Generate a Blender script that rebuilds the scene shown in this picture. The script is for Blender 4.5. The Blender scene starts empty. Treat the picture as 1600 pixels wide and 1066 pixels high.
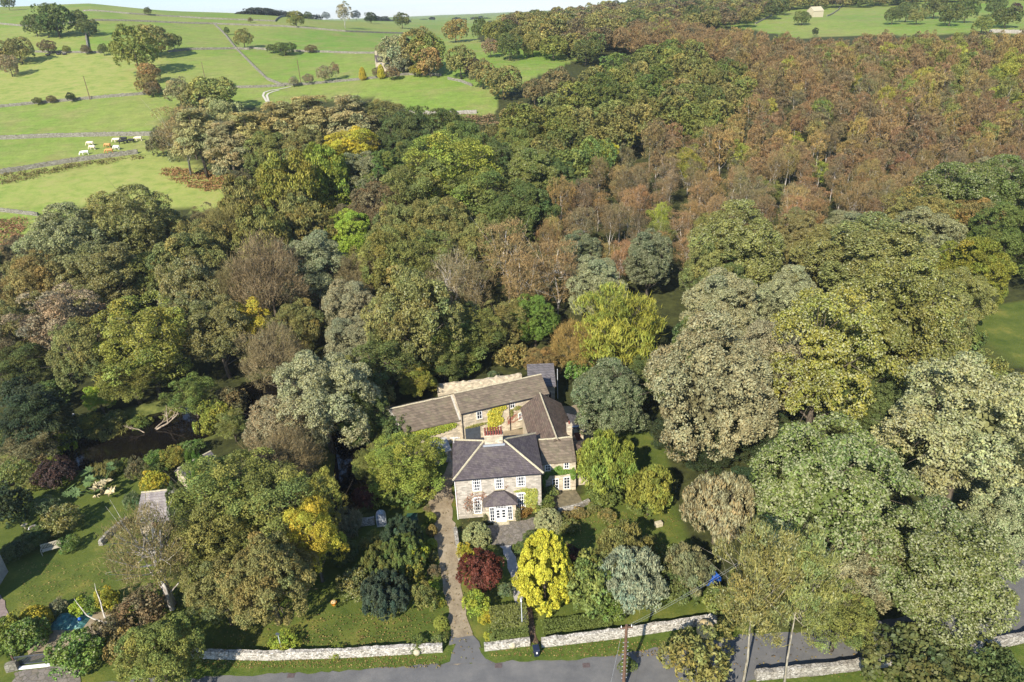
import bpy, math, random
import numpy as np
from mathutils import Vector, Matrix
rad = math.radians
# ------------------------------------------------------------------ camera, light, exposure
SC = bpy.context.scene
COL = SC.collection
FPX, CX, CY = 1600 * 24 / 36, 800.0, 533.0
PITCH, ROLL, CAMH = rad(25.9), rad(2.4), 56.0
fw = np.array([0, math.cos(PITCH), -math.sin(PITCH)])
_rt = np.array([1., 0, 0]); _up = np.cross(_rt, fw)
cR = math.cos(ROLL) * _rt - math.sin(ROLL) * _up
cU = math.sin(ROLL) * _rt + math.cos(ROLL) * _up
CAMP = np.array([0, 0, CAMH])
cd = bpy.data.cameras.new("camera"); cam = bpy.data.objects.new("camera", cd); COL.objects.link(cam)
cam.matrix_world = Matrix(((cR[0], cU[0], -fw[0], 0), (cR[1], cU[1], -fw[1], 0), (cR[2], cU[2], -fw[2], CAMH), (0, 0, 0, 1)))
cd.lens = 24; cd.sensor_width = 36; cd.clip_end = 20000; cd.clip_start = 0.5
SC.camera = cam
SUN_EL, SHAD = rad(36), rad(27)          # elevation; shadows run towards +Y turned SHAD to +X
sdir = Vector((-math.sin(SHAD) * math.cos(SUN_EL), -math.cos(SHAD) * math.cos(SUN_EL), math.sin(SUN_EL)))
sl = bpy.data.lights.new("sun", 'SUN'); sl.energy = 5.0; sl.angle = rad(0.55); sl.color = (1.0, 0.925, 0.80)
so = bpy.data.objects.new("sun", sl); COL.objects.link(so)
so.rotation_euler = sdir.to_track_quat('Z', 'Y').to_euler()
W = bpy.data.worlds.new("World"); SC.world = W; W.use_nodes = True
wn = W.node_tree; bg = wn.nodes['Background']
sk = wn.nodes.new('ShaderNodeTexSky'); sk.sky_type = 'NISHITA'; sk.sun_disc = False
sk.sun_elevation = SUN_EL; sk.sun_rotation = math.atan2(sdir.x, sdir.y); sk.air_density = 0.8; sk.dust_density = 0.0; sk.ozone_density = 1.5
_tc = wn.nodes.new('ShaderNodeTexCoord'); _sx = wn.nodes.new('ShaderNodeSeparateXYZ'); _cr = wn.nodes.new('ShaderNodeValToRGB'); _mx = wn.nodes.new('ShaderNodeMix'); _mx.data_type = 'RGBA'; _mx.blend_type = 'MULTIPLY'; _mx.inputs[0].default_value = 1
wn.links.new(_tc.outputs['Generated'], _sx.inputs[0]); wn.links.new(_sx.outputs[2], _cr.inputs[0]); wn.links.new(_cr.outputs[0], _mx.inputs[7]); wn.links.new(sk.outputs[0], _mx.inputs[6])
_cr.color_ramp.elements[0].position = 0.0; _cr.color_ramp.elements[0].color = (.36, .40, .52, 1); _cr.color_ramp.elements[1].position = .28; _cr.color_ramp.elements[1].color = (1, 1, 1, 1)   # cool pale band above the horizon
wn.links.new(_mx.outputs[2], bg.inputs[0]); bg.inputs[1].default_value = 0.15
SC.view_settings.view_transform = 'Standard'; SC.view_settings.look = 'None'; SC.view_settings.gamma = 1
SC.view_settings.exposure = 0.82
SC.cycles.max_bounces = 5; SC.cycles.diffuse_bounces = 2; SC.cycles.glossy_bounces = 2; SC.cycles.transmission_bounces = 2

# ------------------------------------------------------------------ projection helpers
def proj(p):
    p = np.asarray(p, float) - CAMP
    z = p @ fw
    zz = np.where(z > 1, z, 1)
    return CX + FPX * (p @ cR) / zz, CY - FPX * (p @ cU) / zz, z
def ray(px, py): return fw + cR * (px - CX) / FPX + cU * (CY - py) / FPX
def at(px, py, z=0.0):
    d = ray(px, py); return CAMP + d * (z - CAMH) / d[2]
def sstep(a, b, x):
    t = np.clip((x - a) / (b - a), 0, 1); return t * t * (3 - 2 * t)
YL = [0, 105, 150, 200, 250, 300, 380, 450, 520, 600, 900, 2000, 9000]
ZL = [0, 0, 5, 16, 25, 35, 51, 62, 69, 73, 68, 50, 40]
YC = [0, 105, 150, 200, 250, 300, 350, 450, 600, 1500, 9000]
ZC = [0, 0, 8, 17, 26, 33, 38, 42, 44, 43, 40]
YR = [0, 105, 150, 200, 300, 400, 474, 600, 800, 1200, 9000]
ZR = [0, 0, 3, 10, 26, 36, 40, 47, 58, 60, 40]
RIVER = None
def terr0(x, y):
    x = np.asarray(x, float); y = np.asarray(y, float)
    def sm(Y, Z):
        return (np.interp(y - 14, Y, Z) + np.interp(y, Y, Z) * 2 + np.interp(y + 14, Y, Z)) / 4 * sstep(92, 125, y)
    u = x / np.maximum(y, 30)
    c = sm(YC, ZC); wl = np.clip((-u - .08) / .45, 0, 1); wr = np.clip((u - .05) / .3, 0, 1)
    z = c + wl * (sm(YL, ZL) - c) + wr * (sm(YR, ZR) - c)
    bump = np.sin(x * .021 + 1.3) * np.cos(y * .017) * 1.3 + np.sin(x * .053 + y * .031) * .5
    return z + bump * sstep(130, 220, y)
rv = [(20, 745, 3), (100, 716, 4.2), (160, 700, 5.6), (220, 684, 6.6), (290, 664, 6.4), (350, 640, 6), (410, 612, 5), (455, 592, 4), (520, 640, 2.6), (552, 700, 2.2), (545, 760, 2.0), (535, 810, 1.6)]
RP = np.array([at(a, b, -1.0)[:2] for a, b, _ in rv]); RW = np.array([w for *_, w in rv])
def river_d(x, y):
    x = np.asarray(x, float); y = np.asarray(y, float)
    best = np.full(x.shape, 1e9)
    for i in range(len(RP) - 1):
        a, b = RP[i], RP[i + 1]; ab = b - a; L = ab @ ab
        t = np.clip(((x - a[0]) * ab[0] + (y - a[1]) * ab[1]) / L, 0, 1)
        d = np.hypot(x - a[0] - t * ab[0], y - a[1] - t * ab[1]) - (RW[i] + t * (RW[i + 1] - RW[i]))
        best = np.minimum(best, d)
    return best
def terr(x, y):
    d = river_d(x, y)
    return terr0(x, y) - 2.2 * (1 - sstep(-1.2, 1.6, d))
def T(x, y): return float(terr(np.array([x]), np.array([y]))[0])
def ground(px, py, lift=0.0):
    d = ray(px, py); lo, hi = 20., 3000.
    prev = lo; t = lo
    while t < 6000:
        p = CAMP + d * t
        if p[2] < float(terr0(p[0], p[1])) + lift: break
        prev = t; t *= 1.012
    lo, hi = prev, t
    for _ in range(24):
        m = (lo + hi) / 2; p = CAMP + d * m
        if p[2] < float(terr0(p[0], p[1])) + lift: hi = m
        else: lo = m
    return CAMP + d * lo
def inpoly(px, py, poly):
    px = np.asarray(px, float); py = np.asarray(py, float)
    r = np.zeros(px.shape, bool); n = len(poly)
    for i in range(n):
        x1, y1 = poly[i]; x2, y2 = poly[(i + 1) % n]
        if y1 == y2: continue
        c = ((y1 > py) != (y2 > py)) & (px < (x2 - x1) * (py - y1) / (y2 - y1) + x1)
        r ^= c
    return r

# ------------------------------------------------------------------ materials
MATS = {}
def newmat(name):
    m = bpy.data.materials.new(name); m.use_nodes = True; m.node_tree.nodes.clear()
    MATS[name] = m; return m, m.node_tree.nodes, m.node_tree.links
def N(nd, t, **k):
    n = nd.new(t)
    for a, b in k.items():
        if a[0] == '_':
            n.inputs[a[1:].replace('_', ' ')].default_value = b
        else: setattr(n, a, b)
    return n
def ramp(nd, fac, stops, lk, interp='LINEAR'):
    r = nd.new('ShaderNodeValToRGB'); r.color_ramp.interpolation = interp
    e = r.color_ramp.elements
    while len(e) < len(stops): e.new(0.5)
    for i, (p, c) in enumerate(stops):
        e[i].position = p; e[i].color = (*c, 1) if len(c) == 3 else c
    lk.new(fac, r.inputs[0]); return r.outputs[0]
def mixc(nd, lk, f, a, b, mode='MIX'):
    m = nd.new('ShaderNodeMix'); m.data_type = 'RGBA'; m.blend_type = mode
    for i, v in ((0, f), (6, a), (7, b)):
        if hasattr(v, 'links'): lk.new(v, m.inputs[i])
        elif isinstance(v, (int, float)): m.inputs[i].default_value = v
        else: m.inputs[i].default_value = (*v, 1)
    return m.outputs[2]
def out(nd, lk, col, rough=.8, spec=.3, bump=None, bstr=.3, bdist=.05, metal=0):
    p = nd.new('ShaderNodeBsdfPrincipled'); o = nd.new('ShaderNodeOutputMaterial')
    if hasattr(col, 'links'): lk.new(col, p.inputs['Base Color'])
    else: p.inputs['Base Color'].default_value = (*col, 1)
    if hasattr(rough, 'links'): lk.new(rough, p.inputs['Roughness'])
    else: p.inputs['Roughness'].default_value = rough
    p.inputs['Specular IOR Level'].default_value = spec; p.inputs['Metallic'].default_value = metal
    if bump is not None:
        b = nd.new('ShaderNodeBump'); b.inputs['Strength'].default_value = bstr; b.inputs['Distance'].default_value = bdist
        lk.new(bump, b.inputs['Height']); lk.new(b.outputs[0], p.inputs['Normal'])
    lk.new(p.outputs[0], o.inputs[0]); return p
def noise(nd, lk, scale, detail=4, vec=None, rough=.55):
    n = N(nd, 'ShaderNodeTexNoise'); n.inputs['Scale'].default_value = scale; n.inputs['Detail'].default_value = detail; n.inputs['Roughness'].default_value = rough
    if vec is not None: lk.new(vec, n.inputs['Vector'])
    return n.outputs['Fac']
def plain(name, c, rough=.7, var=.25, scale=3., metal=0, spec=.3):
    m, nd, lk = newmat(name); tc = N(nd, 'ShaderNodeTexCoord')
    f = noise(nd, lk, scale, 5, tc.outputs['Object'])
    col = ramp(nd, f, [(.3, [v * (1 - var) for v in c]), (.7, [min(1, v * (1 + var)) for v in c])], lk)
    out(nd, lk, col, rough, spec, f, .15, .02, metal); return m
def mul(nd, lk, vec, s):
    v = N(nd, 'ShaderNodeMapping'); v.inputs['Scale'].default_value = s; lk.new(vec, v.inputs['Vector']); return v.outputs[0]

# leaf: object colour x per-leaf tint; object alpha = share of leaves showing pale undersides
m, nd, lk = newmat('leaf')
oi = N(nd, 'ShaderNodeObjectInfo'); at_ = N(nd, 'ShaderNodeAttribute', attribute_name='tint')
c = mixc(nd, lk, 1.0, oi.outputs['Color'], at_.outputs['Color'], 'MULTIPLY')
s = N(nd, 'ShaderNodeMath', operation='ADD'); lk.new(oi.outputs['Alpha'], s.inputs[0]); lk.new(at_.outputs['Alpha'], s.inputs[1])
g = N(nd, 'ShaderNodeMath', operation='GREATER_THAN'); lk.new(s.outputs[0], g.inputs[0]); g.inputs[1].default_value = 1.0
pale = mixc(nd, lk, .6, c, (.42, .42, .25))
c2 = mixc(nd, lk, g.outputs[0], c, pale)
p = nd.new('ShaderNodeBsdfPrincipled'); o = nd.new('ShaderNodeOutputMaterial')
lk.new(c2, p.inputs['Base Color']); p.inputs['Roughness'].default_value = .55; p.inputs['Specular IOR Level'].default_value = .22
tr = nd.new('ShaderNodeBsdfTranslucent'); lk.new(c2, tr.inputs[0]); mx = nd.new('ShaderNodeMixShader'); mx.inputs[0].default_value = .25
lk.new(p.outputs[0], mx.inputs[1]); lk.new(tr.outputs[0], mx.inputs[2]); lk.new(mx.outputs[0], o.inputs[0])
LEAF = m
def barkmat(name, c1, c2, scale=6):
    m, nd, lk = newmat(name); tc = N(nd, 'ShaderNodeTexCoord')
    f = noise(nd, lk, scale, 6, mul(nd, lk, tc.outputs['Object'], (1, 1, .3)))
    out(nd, lk, ramp(nd, f, [(.35, c1), (.62, c2)], lk), .85, .2, f, .4, .05); return m
BARK = barkmat('bark', (.05, .04, .03), (.17, .14, .10))
BIRCHBARK = barkmat('birch_bark', (.25, .21, .17), (.62, .58, .52), 4)
GREYBARK = barkmat('grey_bark', (.13, .11, .08), (.38, .34, .26), 5)
DEADWOOD = barkmat('dead_wood', (.28, .25, .2), (.6, .56, .48))
WETWOOD = barkmat('wet_branch', (.16, .12, .08), (.42, .34, .25))

def stonemat(name, cols, sc=2.2, mortar=(.3, .28, .24), squash=(1, 1, 1), bstr=.6):
    m, nd, lk = newmat(name); tc = N(nd, 'ShaderNodeTexCoord')
    v = N(nd, 'ShaderNodeTexVoronoi'); v.inputs['Scale'].default_value = sc; v.inputs['Randomness'].default_value = .9
    vec = mul(nd, lk, tc.outputs['Object'], squash); lk.new(vec, v.inputs['Vector'])
    e = N(nd, 'ShaderNodeTexVoronoi', feature='DISTANCE_TO_EDGE'); e.inputs['Scale'].default_value = sc; e.inputs['Randomness'].default_value = .9; lk.new(vec, e.inputs['Vector'])
    sp = N(nd, 'ShaderNodeSeparateColor'); lk.new(v.outputs['Color'], sp.inputs[0])
    k = len(cols); c = ramp(nd, sp.outputs[0], [(i / max(1, k - 1), cc) for i, cc in enumerate(cols)], lk)
    f = noise(nd, lk, 1.4, 6, tc.outputs['Object']); c = mixc(nd, lk, .35, c, ramp(nd, f, [(.3, (.35, .33, .3)), (.7, (1, 1, 1))], lk), 'MULTIPLY')
    ed = ramp(nd, e.outputs['Distance'], [(0, (0, 0, 0)), (.06, (1, 1, 1))], lk)
    c = mixc(nd, lk, ed, mortar, c)
    out(nd, lk, c, .9, .15, ed, bstr, .06); return m
FIELDSTONE = stonemat('field_stone', [(.13, .12, .09), (.27, .25, .2), (.19, .18, .14), (.33, .31, .26)], 2.2, (.06, .06, .03), (1, 1, 1.8))
DRYSTONE = stonemat('dry_stone', [(.2, .18, .15), (.42, .39, .33), (.3, .27, .22), (.52, .49, .43)], 3.2, (.07, .065, .05), (1, 1, 1.8))
LIMEWALL = stonemat('whitened_stone', [(.5, .46, .39), (.66, .62, .54), (.34, .31, .26), (.72, .68, .6), (.16, .15, .12), (.56, .51, .43)], 5.5, (.16, .14, .11), (1, 1, 1.6))
def coursed(name, base, var=.25, bw=.42, bh=.19, mortar=(.36, .33, .28), stain=(.25, .22, .17)):
    m, nd, lk = newmat(name); tc = N(nd, 'ShaderNodeTexCoord')
    sx = N(nd, 'ShaderNodeSeparateXYZ'); lk.new(tc.outputs['Object'], sx.inputs[0])
    ad = N(nd, 'ShaderNodeMath', operation='ADD'); lk.new(sx.outputs[0], ad.inputs[0]); lk.new(sx.outputs[1], ad.inputs[1])
    cb = N(nd, 'ShaderNodeCombineXYZ'); lk.new(ad.outputs[0], cb.inputs[0]); lk.new(sx.outputs[2], cb.inputs[1])
    b = N(nd, 'ShaderNodeTexBrick'); lk.new(cb.outputs[0], b.inputs['Vector'])
    b.inputs['Scale'].default_value = 1; b.inputs['Brick Width'].default_value = bw; b.inputs['Row Height'].default_value = bh
    b.inputs['Mortar Size'].default_value = .012; b.inputs['Color1'].default_value = (*[v * (1 - var) for v in base], 1)
    b.inputs['Color2'].default_value = (*[v * (1 + var) for v in base], 1); b.inputs['Mortar'].default_value = (*mortar, 1)
    f = noise(nd, lk, .9, 6, tc.outputs['Object'], .65)
    c = mixc(nd, lk, ramp(nd, f, [(.5, (0, 0, 0)), (.75, (.75, .75, .75))], lk), b.outputs['Color'], stain)
    out(nd, lk, c, .9, .15, b.outputs['Fac'], -.3, .02); return m
STONE = coursed('gritstone_wall', (.42, .375, .31), .3)
STONE2 = coursed('barn_stone_wall', (.50, .42, .30), .3, .5, .22)
def slate(name, base, lich, row=.24, colw=.3, lichamt=.55, rowc=.55):
    m, nd, lk = newmat(name); tc = N(nd, 'ShaderNodeTexCoord')
    sx = N(nd, 'ShaderNodeSeparateXYZ'); lk.new(tc.outputs['Object'], sx.inputs[0])
    ad = N(nd, 'ShaderNodeMath', operation='ADD'); lk.new(sx.outputs[0], ad.inputs[0]); lk.new(sx.outputs[1], ad.inputs[1])
    cb = N(nd, 'ShaderNodeCombineXYZ'); lk.new(ad.outputs[0], cb.inputs[0]); lk.new(sx.outputs[2], cb.inputs[1])
    b = N(nd, 'ShaderNodeTexBrick'); lk.new(cb.outputs[0], b.inputs['Vector']); b.inputs['Scale'].default_value = 1
    b.inputs['Brick Width'].default_value = colw; b.inputs['Row Height'].default_value = row * .55; b.inputs['Mortar Size'].default_value = .014
    b.inputs['Color1'].default_value = (*[v * .72 for v in base], 1); b.inputs['Color2'].default_value = (*[v * 1.3 for v in base], 1)
    b.inputs['Mortar'].default_value = (*[v * rowc for v in base], 1)
    f = noise(nd, lk, 1.1, 7, tc.outputs['Object'], .7); f2 = noise(nd, lk, 9, 4, tc.outputs['Object'], .7)
    c = mixc(nd, lk, ramp(nd, f, [(.48, (0, 0, 0)), (.72, (lichamt,) * 3)], lk), b.outputs['Color'], lich)
    c = mixc(nd, lk, ramp(nd, f2, [(.62, (0, 0, 0)), (.75, (.5, .5, .5))], lk), c, [min(1, v * 1.8) for v in lich])
    out(nd, lk, c, .75, .3, b.outputs['Fac'], -.5, .03); return m
SLATE = slate('purple_slate', (.088, .072, .075), (.15, .13, .105), .2, .28, .75)
STONESLATE = slate('stone_slate', (.145, .112, .08), (.17, .155, .09), .34, .5, .7)
DARKTILE = slate('dark_tile', (.12, .11, .115), (.17, .15, .13), .26, .3, .5)
BROWNTILE = slate('brown_tile', (.115, .08, .06), (.15, .13, .085), .34, .45, .6)
WHITE = plain('white_paint', (.8, .79, .76), .5, .04)
RIDGE = plain('ridge_stone', (.42, .37, .25), .85, .3, 5)
LEADG = plain('lead_flashing', (.33, .36, .4), .5, .15)
GLASSM, nd, lk = newmat('window_glass')
out(nd, lk, (.02, .028, .04), .08, .6)
DKGREY = plain('dark_grey_paint', (.06, .07, .085), .5, .2)
BOARD = plain('weathered_boards', (.36, .34, .3), .85, .25, 4)
TERRA = plain('red_clay', (.19, .055, .04), .7, .3, 6)
POLEWOOD = plain('creosoted_wood', (.13, .075, .05), .8, .35, 5)
GALV = plain('galvanised_metal', (.5, .52, .54), .4, .15, 5)
BLUEP = plain('blue_paint', (.02, .10, .42), .35, .1)
BINP = plain('navy_plastic', (.015, .022, .045), .4, .1)
GREENP = plain('green_plastic', (.02, .055, .04), .45, .2)
TARPM = plain('green_tarpaulin', (.06, .17, .16), .4, .5, 2.5)
BLACKP = plain('black_metal', (.02, .02, .025), .35, .2)
TEAK = plain('weathered_teak', (.42, .38, .28), .8, .2, 8)
STRAW = plain('straw', (.52, .40, .2), .95, .35, 14)
ORANGE = plain('orange_plastic', (.75, .28, .02), .6, .1)
BRICKRED = plain('red_brown_wood', (.3, .1, .06), .8, .3, 6)
HAIRW = plain('cream_hide', (.72, .62, .46), .8, .1, 3); HAIRT = plain('tan_hide', (.50, .25, .09), .8, .15, 3); HAIRB = plain('black_hide', (.015, .015, .018), .6, .3, 3)
HAIRC = plain('white_hide', (.85, .82, .76), .8, .06, 3)

# ------------------------------------------------------------------ mesh helpers
def tagit(o, label=None, cat=None, group=None, kind=None):
    if label: o['label'] = label
    if cat: o['category'] = cat
    if group: o['group'] = group
    if kind: o['kind'] = kind
    return o
def empty(name, loc, rz=0, label=None, cat=None, group=None):
    o = bpy.data.objects.new(name, None); COL.objects.link(o); o.location = loc; o.rotation_euler = (0, 0, rz)
    o.empty_display_size = .2
    return tagit(o, label, cat, group)
def meshobj(name, me, parent=None, loc=None, rz=0):
    o = bpy.data.objects.new(name, me); COL.objects.link(o)
    if parent: o.parent = parent
    if loc is not None: o.location = loc
    if rz: o.rotation_euler = (0, 0, rz)
    return o
class MB:
    def __init__(s): s.v = []; s.f = []
    def add(s, v, f):
        k = len(s.v); s.v += [tuple(map(float, p)) for p in v]; s.f += [tuple(i + k for i in q) for q in f]; return s
    def box(s, x0, y0, z0, x1, y1, z1):
        return s.add([(x0, y0, z0), (x1, y0, z0), (x1, y1, z0), (x0, y1, z0), (x0, y0, z1), (x1, y0, z1), (x1, y1, z1), (x0, y1, z1)],
                     [(0, 3, 2, 1), (4, 5, 6, 7), (0, 1, 5, 4), (1, 2, 6, 5), (2, 3, 7, 6), (3, 0, 4, 7)])
    def tube(s, pts, rs, n=7, cap=True):
        pts = [np.array(p, float) for p in pts]; V = []; Fc = []
        if not hasattr(rs, '__len__'): rs = [rs] * len(pts)
        for i, p in enumerate(pts):
            t = pts[min(i + 1, len(pts) - 1)] - pts[max(i - 1, 0)]; t = t / (np.linalg.norm(t) + 1e-9)
            a = np.cross(t, (0, 0, 1.) if abs(t[2]) < .9 else (1., 0, 0)); a /= np.linalg.norm(a); b = np.cross(t, a)
            for k in range(n):
                w = 2 * math.pi * k / n; V.append(p + rs[i] * (math.cos(w) * a + math.sin(w) * b))
        for i in range(len(pts) - 1):
            for k in range(n):
                Fc.append((i * n + k, i * n + (k + 1) % n, (i + 1) * n + (k + 1) % n, (i + 1) * n + k))
        if cap: Fc += [tuple(range(n))[::-1], tuple(range((len(pts) - 1) * n, len(pts) * n))]
        return s.add(V, Fc)
    def slab(s, poly, th):
        """polygon (3-D points, upward) thickened downwards along z"""
        n = len(poly); lo = [(p[0], p[1], p[2] - th) for p in poly]
        return s.add(list(poly) + lo, [tuple(range(n)), tuple(range(n, 2 * n))[::-1]] + [(i, i + n, (i + 1) % n + n, (i + 1) % n) for i in range(n)])
    def obj(s, name, mat, parent=None, smooth=False, bevel=0, loc=None, rz=0):
        me = bpy.data.meshes.new(name); me.from_pydata(s.v, [], s.f); me.materials.append(mat)
        if smooth: me.shade_smooth()
        me.update(); o = meshobj(name, me, parent, loc, rz)
        if bevel:
            b = o.modifiers.new('bevel', 'BEVEL'); b.width = bevel; b.segments = 2
        return o
def npmesh(name, V, F, mat, tint=None):
    """V (n,3), F (m,4) numpy -> mesh; tint (m,4) per face"""
    me = bpy.data.meshes.new(name); n, m4 = len(V), len(F); k = F.shape[1]
    me.vertices.add(n); me.vertices.foreach_set('co', np.ascontiguousarray(V, np.float32).ravel())
    me.loops.add(m4 * k); me.loops.foreach_set('vertex_index', np.ascontiguousarray(F, np.int32).ravel())
    me.polygons.add(m4); me.polygons.foreach_set('loop_start', np.arange(0, m4 * k, k, dtype=np.int32))
    me.materials.append(mat)
    me.update(calc_edges=True)
    if tint is not None:
        a = me.attributes.new('tint', 'FLOAT_COLOR', 'FACE'); a.data.foreach_set('color', np.ascontiguousarray(tint, np.float32).ravel())
    return me
def nrm(a): return a / (np.linalg.norm(a, axis=-1, keepdims=True) + 1e-9)
def quads(P, Nn, L, Wd, rng, along=None):
    n = len(P); r = rng.normal(size=(n, 3)) if along is None else along
    t = nrm(r - (r * Nn).sum(1, keepdims=True) * Nn); b = np.cross(Nn, t)
    L = np.broadcast_to(np.asarray(L, float).reshape(-1, 1), (n, 1)); Wd = np.broadcast_to(np.asarray(Wd, float).reshape(-1, 1), (n, 1))
    f = Nn * (L * .25)
    V = np.stack([P - t * L, P - b * Wd + f, P + t * L, P + b * Wd + f], 1).reshape(-1, 3)
    F = np.arange(4 * n).reshape(n, 4); return V, F
# ------------------------------------------------------------------ foliage prototypes
def fib(n, zmin, rng, jit=.25):
    i = np.arange(n) + .5; z = 1 - (1 - zmin) * i / n; ph = i * 2.399963
    r = np.sqrt(np.maximum(0, 1 - z * z)); d = np.stack([r * np.cos(ph), r * np.sin(ph), z], 1)
    return nrm(d + rng.normal(size=d.shape) * jit)
UP = np.array([0, 0, 1.])
def crown(seed, a, H, cb, nl=46, lr=.26, ncl=26, cr=.75, nleaf=18, L=.22, Wd=.16, rin=.62, rout=.86, zmin=-.55, flat=.75, align=None,
          twig=0, tL=.5, tW=.02, twigcol=(1.5, 1.35, 1.2), cone=0, core=900, lvar=.22, hue=.08, spread=.5, clump_up=.3, vs=1.0):
    rng = np.random.default_rng(seed)
    zc, c = (H + cb) / 2, (H - cb) / 2
    D = fib(nl, zmin, rng)
    R = rng.uniform(rin, rout, nl) * np.where(rng.uniform(size=nl) < .12, 1.12 if lvar > .1 else 1, 1)
    def prof(z):                                   # radius multiplier for a cone-like crown, z in -1..1
        return 1.0 if not cone else np.clip((1 - (z + 1) / 2) ** .62 * 1.25, .05, 1.1) * cone + (1 - cone)
    stretch = 1 + rng.normal(size=nl) * (.1 if lvar > .1 else .01)
    C = np.stack([D[:, 0] * a * R * stretch, D[:, 1] * a * R * stretch, D[:, 2] * c * R], 1)
    if cone:
        k = prof(D[:, 2] * R); hz = np.hypot(C[:, 0], C[:, 1]) + 1e-6; tgt = a * k * R * np.minimum(1, hz / (a * R) + .25)
        C[:, :2] *= (tgt / hz)[:, None]
    C[:, 2] += zc
    lrad = a * lr * rng.uniform(.75, 1.3, nl) * (1 if not cone else prof(D[:, 2]) * .7 + .3)
    lt = rng.uniform(1 - lvar, 1 + lvar, nl)
    lh = rng.normal(size=nl) * hue
    out_ = nrm(C - np.array([0, 0, zc - c * .2]))
    d = nrm(rng.normal(size=(nl, ncl, 3)) + out_[:, None] * .75 + UP * clump_up)
    K = (C[:, None] + d * lrad[:, None, None] * np.array([1, 1, vs])).reshape(-1, 3); kd = d.reshape(-1, 3); li = np.repeat(np.arange(nl), ncl)
    dist = np.linalg.norm(K[:, None] - C[None], axis=2) / lrad[None]; dist[np.arange(len(K)), li] = 9
    keep = dist.min(1) > .72; K, kd, li = K[keep], kd[keep], li[keep]
    kt = rng.uniform(.82, 1.18, len(K)); n = len(K)
    ld = nrm(rng.normal(size=(n, nleaf, 3)) + kd[:, None] * .7)
    P = K[:, None] + ld * cr * rng.uniform(.45, 1.08, (n, nleaf, 1)) * np.array([1, 1, flat])
    P = P.reshape(-1, 3); ld = ld.reshape(-1, 3); lf = np.repeat(li, nleaf)
    nn = nrm(ld * .7 + UP * .45 + rng.normal(size=P.shape) * spread)
    al = None
    if align == 'up': al = UP * 1.0 + nrm(P - np.array([0, 0, cb])) * .7 + rng.normal(size=P.shape) * .25; nn = nrm(rng.normal(size=P.shape) + out_[lf] * .9)
    if align == 'droop': al = -UP * .9 + out_[lf] * .7 + rng.normal(size=P.shape) * .3; nn = nrm(rng.normal(size=P.shape) * .6 + out_[lf] * .8 + UP * .3)
    sz = rng.uniform(.7, 1.3, len(P))
    V, F = quads(P, nn, L * sz, Wd * sz, rng, al)
    t = lt[lf] * np.repeat(kt, nleaf) * rng.uniform(.72, 1.28, len(P)); h = lh[lf] + rng.normal(size=len(P)) * .05
    tint = np.stack([t * (1 + h), t, t * (1 - h * .5), rng.uniform(0, 1, len(P))], 1)
    VV, FF, TT = [V], [F], [tint]; k = len(V)
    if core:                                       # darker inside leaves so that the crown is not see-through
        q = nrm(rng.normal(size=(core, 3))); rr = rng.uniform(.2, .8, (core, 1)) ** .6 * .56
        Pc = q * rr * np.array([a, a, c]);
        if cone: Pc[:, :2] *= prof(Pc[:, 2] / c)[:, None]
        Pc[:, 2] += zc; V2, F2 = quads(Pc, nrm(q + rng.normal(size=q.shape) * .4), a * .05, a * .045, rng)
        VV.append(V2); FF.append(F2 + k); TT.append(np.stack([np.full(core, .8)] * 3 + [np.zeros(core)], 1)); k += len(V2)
    if twig:
        j = rng.integers(0, len(K), twig); o_ = nrm(K[j] - np.array([0, 0, cb + c * .3]))
        Pt = K[j] + rng.normal(size=(twig, 3)) * cr * .8
        alt = o_ + UP * .5 + rng.normal(size=(twig, 3)) * .45; nt = nrm(rng.normal(size=(twig, 3)))
        V3, F3 = quads(Pt, nt, tL * rng.uniform(.5, 1.3, twig), tW, rng, alt)
        tt = rng.uniform(.75, 1.25, twig); VV.append(V3); FF.append(F3 + k)
        TT.append(np.stack([tt * twigcol[0], tt * twigcol[1], tt * twigcol[2], np.zeros(twig)], 1)); k += len(V3)
    return np.concatenate(VV), np.concatenate(FF), np.concatenate(TT), C
def trunkmesh(seed, H, cb, C, r0, mat, nb=10, stems=1, lean=.04, n=6, fmin=.28):
    rng = np.random.default_rng(seed + 99); mb = MB(); top = np.array([0, 0, cb + (H - cb) * .72])
    order = rng.permutation(len(C))
    for s in range(stems):
        off = np.array([math.cos(s * 2.4), math.sin(s * 2.4), 0]) * (r0 * 1.4 if stems > 1 else 0)
        e = top + (np.array([*rng.normal(size=2) * .1 * H, 0]) if stems > 1 else rng.normal(size=3) * lean * H)
        P = [off, off * 1.5 + e * .3 + rng.normal(size=3) * lean * 3, off + e * .62 + rng.normal(size=3) * lean * 6, e]
        P[0][2] = -.6; mb.tube(P, [r0 * 1.25, r0 * .85, r0 * .5, r0 * .16], n)
        for c in C[order[s::stems]][:max(3, nb // stems)]:
            f = rng.uniform(fmin, .85); q = np.array(P[1]) * (1 - f) + np.array(P[3]) * f if f > .4 else np.array(P[0]) * .3 + np.array(P[1]) * .7
            mid = (q + c) / 2 + np.array([0, 0, -.06 * H]) + rng.normal(size=3) * .15
            end = c + nrm(c - top * .5) * .8
            mb.tube([q, mid, end], [r0 * .38, r0 * .24, r0 * .05], 5, False)
            for _ in range(2):
                e2 = end + rng.normal(size=3) * .11 * H; mb.tube([mid * .5 + c * .5, e2], [r0 * .13, r0 * .03], 4, False)
    me = bpy.data.meshes.new('trunk'); me.from_pydata(mb.v, [], mb.f); me.materials.append(mat); me.shade_smooth(); return me
PROTO = {}
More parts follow.
